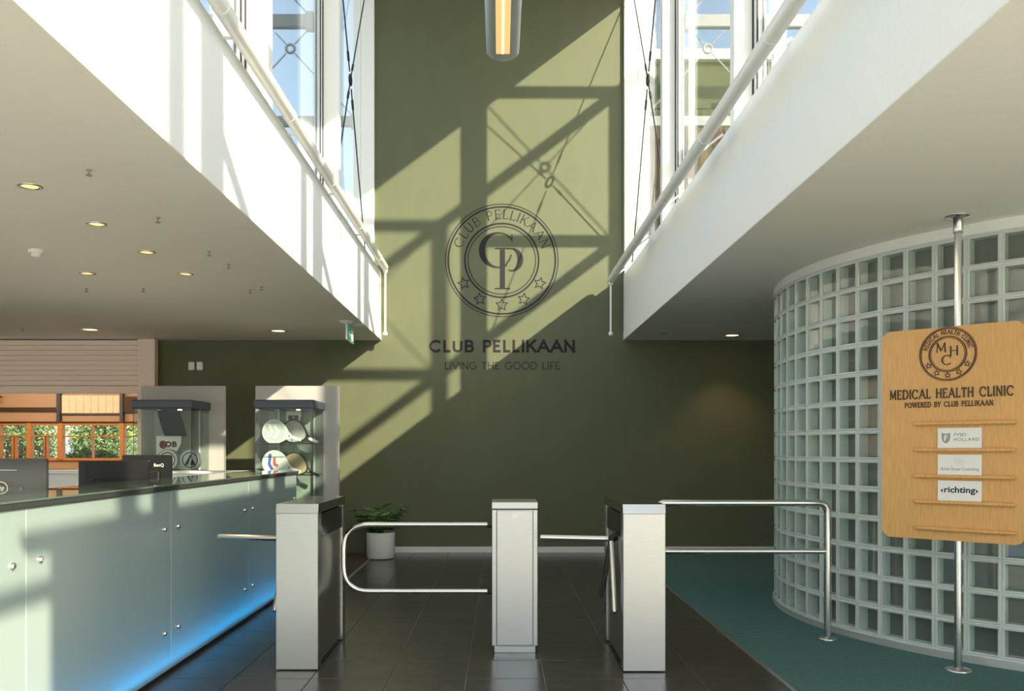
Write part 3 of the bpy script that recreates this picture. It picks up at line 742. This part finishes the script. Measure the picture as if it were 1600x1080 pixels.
b = MB(); sh = [(.030, .092), (.054, .085), (.078, .092), (.078, .060), (.072, .040), (.054, .026), (.036, .040), (.030, .060)]
b.prism([(x-.008, z) for x, z in sh], -.0038, -.003); b.build('shield', M['ink_grey'], c1)
inst('letter', glyph('F', .034, .22, .2, 0, .0012, M['paper']), c1, Matrix.Translation((.047, -.004, .043)))
for w_, x0, x1, z in (('FYSIO', .092, .160, .070), ('HOLLAND', .092, .228, .042)):
    q = empty('lettering'); q.parent = c1; line_text(q, w_, x0, x1, 0, .019, .17, .17, 0, .001, M['ink_grey']); q.location = (0, -.003, z); join_children(q, 'lettering', M['ink_grey'])
c2 = card(1.167, 'white card with a pale drawing reading Arno Roos Coaching, middle of three')
o = font_text(c2, 'Arno Roos Coaching', .016, .026, .028, M['ink_grey'], width=.212); o.location.y -= .003
q = empty('round_drawing'); q.parent = c2; ring(q, 0, 0, .024, .0012, .001, M['ink_pale'], 24); star(q, 0, 0, .014, 0, .0012, .001, M['ink_pale']); q.location = (.122, -.003, .078); join_children(q, 'round_drawing', M['ink_pale'])
c3 = card(1.012, 'white card with dark lowercase word richting, lowest of three')
o = font_text(c3, 'richting', .034, .050, .050, M['ink'], bold=.0012, width=.172); o.location.y -= .003
for s_, x in ((1, .016), (-1, .224)):
    MB().prism([(x, .060), (x+s_*.012, .072), (x+s_*.012, .048)][::s_], -.0038, -.003).build('arrow', M['ink'], c3)

# ------------------------------------------------------------------ reception desk
t = tag(empty('reception_desk', (-1.96, 4, 0)), 'long reception desk faced with frosted glass and lit blue along the floor', 'desk')
def dp(nm, b, m):
    b.v = [(v[0]+1.96, v[1]-4, v[2]) for v in b.v]; return b.build(nm, m, t)
joints = (-1.2, .43, 2.07, 3.71, 5.35, 7.0, 8.66)
for a, c in zip(joints[:-1], joints[1:]):
    dp('glass_panel', MB().box(-1.972, -1.960, a+.004, c-.004, .022, 1.085, bev=.002), M['frost'])
    for y in (a+.11, c-.11):
        for z in (.86, .25):
            b = MB(); b.tube([(-1.962, y, z), (-1.948, y, z), (-1.945, y, z)], .014, 14, rr=[.014, .014, .011]); dp('stud', b, M['steel_tube'])
dp('core', MB().box(-2.36, -2.06, -1.2, 8.60, .02, 1.085), M['white'])
dp('end_panel', MB().box(-2.40, -1.975, 8.62, 8.655, .0, 1.085), M['panel'])
dp('toe_trim', MB().box(-1.976, -1.955, -1.2, 8.66, 0, .020), M['black'])
dp('kickboard', MB().box(-2.05, -1.975, -1.2, 8.62, 0, .046), M['black'])
dp('led_strip', MB().box(-2.030, -1.995, -1.2, 8.60, .047, .060), M['led'])
dp('edge_band', MB().box(-2.40, -1.945, -1.2, 8.68, 1.087, 1.112, bev=.003), M['darkgrey'])
dp('glass_top', MB().box(-2.42, -1.94, -1.2, 8.69, 1.1125, 1.122, bev=.002), M['topglass'])
t = tag(empty('back_desk', (-2.8, 5, 0)), 'white staff worktop behind the reception desk', 'desk')
MB().box(-.7, .36, -5.5, 3.2, .71, .74, bev=.004).build('worktop', M['white'], t)
for y in (-5, -1, 3): MB().box(-.68, .34, y, y+.03, 0, .71).build('side_panel', M['white'], t)
t = tag(empty('return_desk', (-4.5, 9.05, 0)), 'white high return desk in front of the left display cabinet', 'desk')
MB().box(-2.6, 1.95, -.16, .16, 1.085, 1.11, bev=.004).build('worktop', M['white'], t)
MB().box(-2.55, 1.90, -.12, .12, 0, 1.085).build('front_panel', M['white'], t)

def monitor(x, y, ztop, w_, h_, rz, lab, m, tilt=0, stand=True):
    t = tag(empty('monitor', (x, y, .74), rz), lab, 'monitor', 'computer monitors behind the reception desk')
    zt = ztop-.74
    b = MB(); b.prism(rrect(-w_/2, w_/2, zt-h_, zt, .012, 4), -.012, .012); s_ = b.build('screen_housing', m, t)
    MB().box(-w_*.28, w_*.28, -.035, -.012, zt-h_*.75, zt-h_*.45, bev=.012).build('rear_hump', m, t)
    MB().box(-w_/2+.01, w_/2-.01, .012, .0125, zt-h_+.01, zt-.01).build('screen', M['blackgloss'], t)
    MB().box(-.03, .03, -.055, -.03, 0.01, zt-h_*.5, bev=.006).build('stand_neck', m, t)
    MB().box(-.12, .12, -.14, .06, 0, .012, bev=.005).build('stand_base', m, t)
    return t
m1 = monitor(-2.725, 4.85, 1.28, .56, .33, 0, 'dark grey monitor with round badge at the left edge', M['darkgrey'])
q = empty('badge'); q.parent = m1; ring(q, 0, 0, .036, .004, .001, M['ink_grey'], 28)
q2 = MB().ribbon([(-.010, -.014), (-.004, .018)], .004, 0, -.001).ribbon([(-.005, .004), (.002, .006), (0, -.010)], .003, 0, -.001).ribbon([(.004, -.020), (.010, .008), (.016, .006), (.012, -.008), (.006, -.008)], .003, 0, -.001).build('badge', M['ink_pale'], q)
q.location = (.048, -.037, .378); join_children(q, 'badge', M['ink_grey'])
MB().box(-.26, .12, -.0135, -.012, .475, .478).build('vent_line', M['ink_grey'], m1)
m2 = monitor(-2.665, 6.2, 1.25, .47, .28, .06, 'black monitor back to visitors in the middle of the desk', M['black'])
m3 = monitor(-2.73, 6.95, 1.285, .40, .27, -.12, 'small black monitor with white maker name near the left display cabinet', M['black'])
o = font_text(m3, 'BenQ', .06, .455, .035, M['exitwhite'], name='maker_name'); o.location.y = -.0135
for k, x in enumerate((.03,)):
    b = MB(); b.tube([(x, -.03, .50), (x-.03, -.05, .35), (x-.01, -.06, .2)], .004, 6); b.build('cable', M['ink_grey'], m3)
t = tag(empty('office_chair', (-3.85, 5.9, 0)), 'dark office chair behind the reception desk', 'chair')
b = MB(); b.prism(rrect(-.22, .22, .60, 1.06, .10), -.03, .03); b.build('backrest', M['darkgrey'], t)
MB().box(-.24, .24, .0, .46, .44, .51, bev=.03).build('seat', M['darkgrey'], t)
b = MB(); b.tube([(0, .2, .08), (0, .2, .44)], .03, 12); b.build('column', M['steel_tube'], t)
for k in range(5):
    a = 2*PI*k/5; b = MB(); b.tube([(0, .2, .10), (.28*math.cos(a), .2+.28*math.sin(a), .04)], .02, 8); b.build('leg', M['black'], t)
MB().box(-.02, .02, -.01, .2, .45, .65).build('back_support', M['black'], t)

# ------------------------------------------------------------------ display cabinets
def text_card(parent, x, y, z, w_, h_):
    b = MB(); b.prism([(0, 0), (w_*.55, 0), (w_*.85, h_*.25), (w_, h_*.6), (w_, h_), (0, h_)], 0, .002)
    c = b.build('brand_card', M['paper'], None, (x, y, z)); b = MB(); n = 24
    b.prism([(w_*.28+w_*.17*math.cos(2*PI*i/n), h_*.55+w_*.17*math.sin(2*PI*i/n)) for i in range(n)], -.0006, 0); b.build('red_disc', M['red'], c)
    q = empty('lettering'); q.parent = c; line_text(q, 'BOB', w_*.16, w_*.80, 0, h_*.30, .28, .24, 0, .0018, M['ink']); q.location = (0, 0, h_*.42); join_children(q, 'lettering', M['ink'])
    return c
def cabinet(xr, lab, group):
    """front right corner of the hood at xr; front at Y 9.5"""
    t = tag(empty('display_cabinet', (xr-.325, 9.5, 0)), lab, 'display cabinet', group)
    MB().box(-.47, .475, .62, .67, 0, 2.045, bev=.004).build('back_board', M['panel'], t)
    MB().box(-.325, .325, .0, .60, 1.762, 1.855, bev=.012).build('hood', M['hood'], t)
    MB().box(-.31, .31, .01, .59, 0, .30, bev=.005).build('plinth', M['hood'], t)
    for nm, bx in (('glass_pane', (-.31, .31, .012, .018, .30, 1.762)), ('glass_pane', (-.31, -.304, .02, .59, .30, 1.762)), ('glass_pane', (.304, .31, .02, .59, .30, 1.762)), ('glass_pane', (-.30, .30, .585, .591, .30, 1.762))):
        MB().box(*bx).build(nm, M['caseglass'], t)
    for x in (-.31, .306): MB().box(x, x+.004, .010, .014, .30, 1.762).build('glass_edge', M['gasket'], t)
    for x in (-.20, .20): MB().box(x, x+.015, .565, .58, .30, 1.762).build('shelf_standard', M['alu'], t)
    for x in (-.13, .10):
        b = MB(); b.lathe([(.0, -.012), (.022, -.010), (.024, 0)], (x, .25, 1.762), 14); b.build('spot_light', M['warm'] if x > 0 else M['exitwhite'], t)
    return t
CAB = 'glass display cabinets with grey back boards'
cb2 = cabinet(-1.961, 'glass display cabinet with white rackets on glass shelves', CAB)
for z in (1.391, 1.052, .71): MB().box(-.298, .298, .03, .57, z-.004, z+.004).build('shelf', M['caseglass'], cb2)
for z in (1.391, 1.052, .71): MB().box(-.298, .298, .025, .030, z-.005, z+.005).build('shelf_edge', M['gasket'], cb2)
cb1 = cabinet(-3.250, 'glass display cabinet with black screen and round racket bags', CAB)
MB().box(-.298, .298, .03, .57, 1.092, 1.100).build('shelf', M['caseglass'], cb1)
c = text_card(None, -2.385, 10.04, 1.590, .165, .165); tag(c, 'white card with red dot reading BOB above the white rackets', 'card', 'brand cards in the display cabinets')
c = text_card(None, -3.80, 9.93, 1.262, .275, .215); tag(c, 'white card with red dot reading BOB below the black screen', 'card', 'brand cards in the display cabinets')
t = tag(empty('display_screen', (-3.60, 9.85, 1.62)), 'black tilted screen panel hanging in the left display cabinet', 'screen')
b = MB(); b.add([(-.155, -.03, .135), (.09, -.03, .135), (.155, .02, -.145), (-.09, .02, -.145), (-.155, -.01, .14), (.09, -.01, .14), (.155, .04, -.14), (-.09, .04, -.14)],
  [(0, 3, 2, 1), (4, 5, 6, 7), (0, 1, 5, 4), (1, 2, 6, 5), (2, 3, 7, 6), (3, 0, 4, 7)]); b.build('panel', M['black'], t)
MB().box(-.03, .03, -.01, .01, .13, .145).build('mount', M['black'], t)

def racket(cx, y, cz, ang, m_face, m_rim, lab, pattern=None, handle_m=None, sc_=1.0):
    """padel racket, ang = direction of the handle in the x,z plane"""
    t = tag(empty('padel_racket', (cx, y, cz)), lab, 'racket', 'padel rackets in the display cabinet')
    r = .125*sc_; P = []
    for i in range(28):
        a = 2*PI*i/28; q = r*(1+.22*max(0, math.cos(a))**4); P.append((q*math.cos(a), r*math.sin(a)*(1-.05*math.cos(a))))
    R = lambda x, z: (x*math.cos(ang)-z*math.sin(ang), x*math.sin(ang)+z*math.cos(ang))
    PR = [R(*p) for p in P]
    b = MB(); b.prism([(x*.95, z*.95) for x, z in PR], -.017, .017); b.build('face', m_face, t)
    b = MB(); b.ribbon(PR, .014, .019, -.019, closed=True); b.build('rim', m_rim, t)
    b = MB(); a0 = R(r*1.0, .045); a1 = R(r*1.5, .012); b0 = R(r*1.0, -.045); b1 = R(r*1.5, -.012)
    b.ribbon([a0, a1], .014, .016, -.016); b.ribbon([b0, b1], .014, .016, -.016); b.build('throat', m_rim, t)
    b = MB(); h0 = R(r*1.45, 0); h1 = R(r*2.35, 0); h2 = R(r*2.40, 0); b.ribbon([h0, h1, h2], [.028, .032, .036], .014, -.014); b.build('handle', handle_m or m_face, t)
    b = MB()
    for i in range(-4, 5):
        for j in range(-4, 5):
            x, z = i*.022, j*.022
            if x*x+z*z > (r*.82)**2: continue
            x, z = R(x, z); k = .0045; b.prism([(x+k*math.cos(2*PI*q/6), z+k*math.sin(2*PI*q/6)) for q in range(6)], -.0185, -.017)
    o = b.build('hole_pattern', M['ink_grey'], t); o['kind'] = 'stuff'
    if pattern:
        for nm, pts, w_, m_ in pattern:
            b = MB(); b.ribbon(pts, w_, -.017, -.0176); b.build(nm, m_, t)
    return t
racket(-2.27, 9.90, 1.525, -.42, M['panel'], M['black'], 'racket with dark rim leaning behind the silver one, upper shelf', handle_m=M['racketw'])
racket(-2.45, 9.78, 1.52, -.30, M['rackets'], M['racketw'], 'silver and white padel racket in front on the upper shelf', [('chevron', [(-.06, .09), (-.02, 0), (-.07, -.05)], .03, M['racketw']), ('chevron', [(0, .07), (.045, 0), (0, -.07)], .03, M['racketw'])], M['racketw'])
racket(-2.26, 9.90, 1.165, -.45, M['rackett'], M['darkgrey'], 'dark padel racket with tan centre behind the patterned one, lower shelf', handle_m=M['black'])
racket(-2.45, 9.78, 1.185, -.35, M['racketw'], M['racketw'], 'white padel racket with blue and red print on the lower shelf', [('blue_stripe', [(-.045, .095), (-.055, -.02), (-.02, -.08)], .032, M['blue']), ('red_stripe', [(.0, .055), (0, -.02), (.04, -.04)], .030, M['red'])], M['racketw'])
# round bags in the left cabinet
def roundbag(x, y, z, r, m_, lab, logo):
    t = tag(empty('racket_bag', (x, y, z)), lab, 'bag', 'round racket bags in the left display cabinet')
    n = 28; c = [(r*math.cos(2*PI*i/n), r*math.sin(2*PI*i/n)) for i in range(n)]
    MB().prism(c, -.03, .03).build('body', m_, t)
    MB().ribbon(c, .008, .034, -.034, closed=True).build('piping', M['ink_grey'], t)
    MB().ribbon([(p[0]*.72, p[1]*.72) for p in c], .010, -.03, -.0312, closed=True).build('printed_ring', M['ink'], t)
    if logo: MB().prism([(-.060, -.055), (.005, .060), (.022, .060), (-.022, -.055)], -.0315, -.03).prism([(.0, -.055), (.012, -.01), (.028, .01), (.065, -.055)], -.0315, -.03).build('printed_mark', M['ink'], t)
    return t
roundbag(-3.345, 9.72, 1.213, .112, M['rackets'], 'round silver racket bag with black slanted mark beside the BOB card', True)
roundbag(-3.61, 9.78, 1.213, .112, M['racketw'], 'round white racket bag partly behind the small monitor', False)

# ------------------------------------------------------------------ potted plant
t = tag(empty('potted_plant', (-1.44, 10.9, 0)), 'leafy green plant in a white cylindrical pot by the green wall', 'plant')
b = MB(); b.lathe([(.0, .005), (.155, .005), (.168, .02), (.172, .315), (.168, .322), (.158, .322), (.155, .28), (0, .28)], (0, 0, 0), 36); b.build('pot', M['pot'], t)
b = MB(); b.lathe([(.156, .284), (.08, .295), (0, .298)], (0, 0, 0), 24); b.build('soil', M['soil'], t)
lv = []; b = MB(); n = 6
for i in range(n+1):
    u = i/n; wd = .028*math.sin(PI*min(1, u*.92+.06))**.8; lv += [(-wd, u*.13, -.02*u*u+.008), (0, u*.13, -.02*u*u), (wd, u*.13, -.02*u*u+.008)]
leaf_me = MB().add(lv, [(3*i+j, 3*i+j+1, 3*i+j+4, 3*i+j+3) for i in range(n) for j in range(2)], 0, True).mesh('leaf', M['leaf'])
rnd = random.Random(3)
for k in range(16):
    a = 2*PI*k/16+rnd.uniform(-.2, .2); ln = rnd.uniform(.26, .46); lean = rnd.uniform(.1, .75)
    if 3 <= k <= 5: ln *= 1.1
    pts = [Vector((0.02*math.cos(a), .02*math.sin(a), .29))]; d = Vector((math.cos(a)*lean, math.sin(a)*lean, 1)).normalized()
    for i in range(1, 6):
        d = (d+Vector((math.cos(a)*.10, math.sin(a)*.10, -.07))).normalized(); pts.append(pts[-1]+d*ln/5)
    b = MB(); b.tube(pts, .004, 6); b.build('stem', M['leaf'], t)
    for i in range(1, 6):
        for sgn in (-1, 1):
            p = pts[i]; az = a+sgn*rnd.uniform(.6, 1.4); pit = rnd.uniform(-.2, .6); sc1 = rnd.uniform(.8, 1.3)
            mt = Matrix.Translation(p) @ Matrix.Rotation(az-PI/2, 4, 'Z') @ Matrix.Rotation(pit, 4, 'X') @ Matrix.Rotation(rnd.uniform(-.5, .5), 4, 'Y') @ Matrix.Scale(sc1, 4)
            inst('leaf', leaf_me, t, mt)

# ------------------------------------------------------------------ ceiling and wall fittings
def on_ceiling(x, y, z=HC):
    Y = FPX*(z-EYE)/(PY-y); return ((x-PX)/FPX*Y, Y, z)
def downlight(x, y, lab, r=.05, bright=False, dim=False, en=12):
    p = on_ceiling(x, y); p = (p[0], min(p[1], 11.1), p[2]) if p[1] > 11.1 else p
    t = tag(empty('downlight', p), lab, 'downlight', 'recessed spots in the low ceilings')
    b = MB(); b.lathe([(r*1.25, 0), (r*1.25, -.004), (r*.95, -.006), (r*.85, .0)], (0, 0, 0), 24); b.build('trim_ring', M['strip'], t)
    b = MB(); b.lathe([(r*.88, -.001), (0, -.0015)], (0, 0, 0), 20); b.build('lamp', M['warm'] if bright else (M['panel'] if dim else M['warmdim']), t)
    if not dim:
        l = bpy.data.lights.new('spot', 'SPOT'); l.energy = en; l.color = (1.0, .62, .32); l.spot_size = math.radians(95); l.spot_blend = .7; l.shadow_soft_size = .03
        lo = bpy.data.objects.new('spot', l); C.objects.link(lo); lo.parent = t; lo.location = (0, 0, -.02)
    return t
downlight(47, 291, 'lit downlight nearest the left edge of the photo')
downlight(151, 350, 'lit downlight second nearest in the left ceiling')
downlight(229, 394, 'lit downlight in the middle of the left ceiling')
downlight(136, 427, 'lit downlight beyond the smoke detector')
downlight(290, 428, 'lit downlight right of the smoke detector, fourth of the diagonal row')
downlight(141, 515, 'bright downlight close above the roller shutter', .09, True, en=110)
downlight(435, 517, 'bright downlight close to the left exit sign', .09, True, en=20)
downlight(1144, 524, 'bright downlight beside the glass block wall', .09, True, en=24)
downlight(1038, 520, 'unlit downlight near the end of the right parapet', .06, False, True)
b = MB(); b.lathe([(.012, 0), (.012, -.006), (.004, -.008), (.004, -.026), (.016, -.028), (.016, -.031), (0, -.031)], (0, 0, 0), 10); sprk = b.mesh('ceiling_hook', M['ink_grey'])
for x, y, lab in ((139, 266, 'tiny metal ceiling hook nearest the camera'), (247, 341, 'tiny metal ceiling hook right of the second downlight'), (327, 394, 'tiny metal ceiling hook right of the middle downlight'),
                  (357, 414, 'tiny metal ceiling hook beyond and right of the fourth row downlight'), (391, 454, 'tiny metal ceiling hook near the left parapet, left of a pair'), (409, 449, 'tiny metal ceiling hook closest to the left parapet'),
                  (135, 452, 'tiny metal ceiling hook beyond the downlight past the detector'), (224, 452, 'tiny metal ceiling hook in the far middle of the left ceiling'), (35, 515, 'tiny metal ceiling hook far left above the shutter')):
    o = inst('ceiling_hook', sprk, None, Matrix.Translation(on_ceiling(x, y-1))); tag(o, lab, 'hook', 'small hooks in the left ceiling')
t = tag(empty('smoke_detector', on_ceiling(57, 391)), 'white round smoke detector on the left ceiling', 'smoke detector')
b = MB(); b.lathe([(.055, 0), (.055, -.018), (.05, -.024), (.035, -.024)], (0, 0, 0), 24); b.build('base', M['railw'], t)
b = MB(); b.lathe([(.036, -.024), (.034, -.045), (.022, -.052), (0, -.052)], (0, 0, 0), 24); b.build('sensor', M['railw'], t)
# exit sign near the left parapet end
p = on_ceiling(542, 502); t = tag(empty('exit_sign', p), 'green and white hanging exit sign near the end of the left parapet', 'exit sign')
b = MB(); b.lathe([(.085, 0), (.08, -.008), (.03, -.034), (0, -.036)], (0, 0, 0), 24); b.build('ceiling_mount', M['railw'], t)
b = MB(); b.box(-.012, .006, -.012, .44, -.20, -.036, bev=.002); pl = b.build('plate', M['railw'], t)
b = MB(); b.box(.0062, .008, .0, .43, -.193, -.044); b.build('green_face', M['exitgreen'], t)
b = MB(); b.box(.008, .0085, .24, .38, -.18, -.06); b.box(.008, .0085, .10, .20, -.14, -.115); b.add([(.0085, .06, -.128), (.0085, .14, -.08), (.0085, .14, -.176)], [(0, 1, 2)]); b.build('running_figure', M['exitwhite'], t)
# emergency lamp on the green wall
p = at(305, 572, YW-.03); t = tag(empty('motion_sensor', p), 'small white twin sensor box on the dark wall above the left cabinet', 'sensor')
MB().box(-.095, -.010, 0, .03, -.055, .055, bev=.012).build('lens', M['railw'], t)
MB().box(.010, .095, 0, .03, -.055, .055, bev=.012).build('lens', M['railw'], t)
MB().box(-.09, .09, .015, .03, -.04, .04).build('base', M['black'], t)

# ------------------------------------------------------------------ roller shutter at the hatch
t = tag(empty('roller_shutter', (-6.8, YW-.14, HC)), 'half lowered beige slatted roller shutter over the hatch', 'shutter')
zb = EYE+(PY-615)/FPX*(YW-.14)-HC
z = -.015
while z-.062 > zb+.06:
    MB().box(-2.1, 2.22, 0, .03, z-.062, z, bev=.004).build('slat', M['shutter'], t); z -= .064
MB().box(-2.1, 2.22, -.01, .04, zb, z-.004, bev=.006).build('bottom_bar', M['shutter'], t)
MB().box(2.22, 2.44, -.02, .10, -HC+1.07, -.002, bev=.004).build('guide', M['shutter'], t)
MB().box(-2.18, -2.1, -.02, .10, -HC+1.07, -.002, bev=.004).build('guide', M['shutter'], t)
st(MB().box(-9, -4.36, YW-.25, YW+.4, 1.04, 1.07, bev=.004).build('trim_3', M['white']), 'white sill of the hatch')

# ------------------------------------------------------------------ hall seen through the hatch
HY = 28.0; hp = lambda x: (x-PX)/FPX*HY; hz = lambda y: EYE+(PY-y)/FPX*HY
b = MB(); x0, x1 = -18, -4.2
b.box(x0, x1, HY, HY+.2, 0, hz(718)); b.box(x0, x1, HY, HY+.2, hz(663), 4.0)
st(b.build('wall_hall', M['hall_beige']), 'beige timber wall of the hall beyond the hatch')
st(MB().box(-18, -4.2, YW+.25, HY+.2, 4.0, 4.15).build('ceiling_hall', M['hall_beige']))
st(MB().box(-18.1, -18, YW, HY+.2, 0, 4.0).build('wall_hall_left', M['hall_beige'])); st(MB().box(-4.3, -4.2, YW+.25, HY+.2, 0, 4.0).build('wall_hall_right', M['hall_beige']))
st(MB().box(-18, -9, YW, YW+.2, 0, 4.0).build('wall_hall_near', M['hall_beige'])); st(MB().box(-9, -4.3, YW+.25, YW+.35, HC, 4.0).build('wall_hall_over', M['hall_beige'])); 
wr = st(empty('window_5', (0, HY, 0)), 'orange timber window band of the hall beyond the hatch')
def hb(nm, xa, xb, ya, yb, m, y0=-.08, y1=.08): return MB().box(hp(xa), hp(xb), y0, y1, hz(yb), hz(ya), bev=.01).build(nm, m, wr)
for a, c in ((-6, 3), (44, 51), (92, 100), (189, 196), (262, 270)): hb('frame_post', a, c, 661, 718, M['orange'], -.12, .10)
hb('frame_rail', -20, 300, 661, 665, M['orange']); hb('frame_rail', -20, 300, 716, 720, M['orange']); hb('frame_rail', -20, 92, 680, 682, M['orange']); hb('frame_rail', 100, 300, 681, 683, M['orange'])
for a, c in ((20, 23), (25, 27), (70, 72), (74, 76), (145, 146.3)): hb('mullion', a, c, 665 if a == 145 else 682, 716, M['orange'])
for a, c in ((3, 44), (51, 92), (100, 189), (196, 262)): hb('pane', a, c, 665, 716, M['clear'], -.004, .004)
hb('dark_lintel', -20, 300, 659, 661, M['darksign'], -.14, .0)
tag(MB().box(hp(1), hp(91), HY-.12, HY-.06, hz(643), hz(637)).build('name_board', M['darksign']), 'long dark name board on the hall wall beyond the hatch', 'sign')
t = tag(empty('timber_panel', (0, HY, 0)), 'pale vertical boarding on the hall wall', 'panel')
for k in range(8):
    a = 97.5+k*11.5; MB().box(hp(a), hp(a+11.1), -.05, -.01, hz(646), hz(618), bev=.008).build('plank', M['cream'], t)
MB().box(hp(92), hp(97), -.16, .0, hz(661), hz(600)).build('post', M['hood'], t); MB().box(hp(190), hp(195), -.16, 0, hz(661), hz(600)).build('post', M['hood'], t)
MB().box(hp(92), hp(195), -.08, 0, hz(648.5), hz(646.5)).build('rail', M['hood'], t)
tag(MB().box(hp(195), hp(222), HY-.12, HY-.06, hz(645), hz(620)).build('notice_board', M['darksign']), 'dark notice board at the right of the hall wall', 'sign')
tl = tag(empty('wall_lamp', (hp(9), HY-.4, hz(622))), 'small dark lamp hanging in the hall beyond the hatch', 'lamp')
b = MB(); b.lathe([(.03, .06), (.12, .0), (.12, -.01), (0, -.01)], (0, 0, 0), 14); b.build('shade', M['darksign'], tl); b = MB(); b.tube([(0, 0, .05), (0, 0, 4.0-hz(622))], .012, 8); b.build('rod', M['darksign'], tl)
for x, y, ll in ((-14, 15, 'left of the hatch opening'), (-14, 20, 'left, in mid hall'), (-14, 25, 'left, near the hall windows'), (-11, 18, 'right, in mid hall'), (-11, 24, 'right, near the hall windows')):
    t = tag(empty('hall_lamp', (x, y, 3.95)), 'warm round ceiling lamp of the far hall, '+ll, 'lamp', 'warm lamps of the hall')
    b = MB(); b.lathe([(.2, .05), (.2, 0), (0, -.02)], (0, 0, 0), 20); b.build('diffuser', M['warm'], t)
    l = bpy.data.lights.new('hall_light', 'POINT'); l.energy = 180; l.color = (1, .74, .50); l.shadow_soft_size = .2
    lo = bpy.data.objects.new('hall_light', l); C.objects.link(lo); lo.parent = t; lo.location = (0, 0, -.25)
# shrubs outside the hall windows
def shrub(x, y, h, r, mi, lab, n=4200):
    t = tag(empty('shrub', (x, y, -.2)), lab, 'shrub', 'shrubs outside the hall windows')
    b = MB(); b.tube([(0, 0, 0), (.1, 0, h*.5), (0, .1, h*.8)], .07, 7); b.build('stem', M['bark'], t)
    b = MB(); vs = []; fs = []; rn = random.Random(int(x*100+y))
    for i in range(n):
        while True:
            u = Vector((rn.uniform(-1, 1), rn.uniform(-1, 1), rn.uniform(-1, 1)))
            if .25 < u.length < 1: break
        p = Vector((u.x*r, u.y*r*.8, h*.52+u.z*h*.5)); s = rn.uniform(.09, .19)
        q = Matrix.Rotation(rn.uniform(0, 6.3), 3, Vector((rn.uniform(-1, 1), rn.uniform(-1, 1), rn.uniform(-1, 1))).normalized())
        k = len(vs); vs += [p+q @ Vector((-s*.5, 0, 0)), p+q @ Vector((0, -s*.3, .02)), p+q @ Vector((s*.5, 0, 0)), p+q @ Vector((0, s*.3, .02))]; fs.append((k, k+1, k+2, k+3))
    b.add(vs, fs); o = b.build('foliage', mi, t); o['kind'] = 'stuff'
k = 0
for x, y, h, r, m_, lab in ((-21.0, 34, 3.6, 1.6, 'foliage_a', 'yellow green shrub outside the leftmost hall window'), (-17.7, 33, 3.2, 1.45, 'foliage_b', 'dark shrub outside the double casement hall window'),
        (-14.9, 33.6, 4.6, 1.25, 'foliage_b', 'tall dark shrub left outside the wide hall window'), (-12.2, 34, 4.2, 1.3, 'foliage_c', 'autumn toned shrub right outside the wide hall window'), (-20.4, 38.5, 5.0, 2.0, 'foliage_c', 'pale shrub standing behind the yellow green one'),
        (-12.6, 37.6, 5.4, 1.9, 'foliage_a', 'tall yellow green shrub behind the autumn toned one'), (-14.0, 30.6, 1.5, 1.3, 'foliage_b', 'low dark hedge plant under the wide hall window'), (-16.6, 38.4, 4.0, 1.7, 'foliage_a', 'yellow green shrub far behind the tall dark one')):
    shrub(x, y, h, r, M[m_], lab)
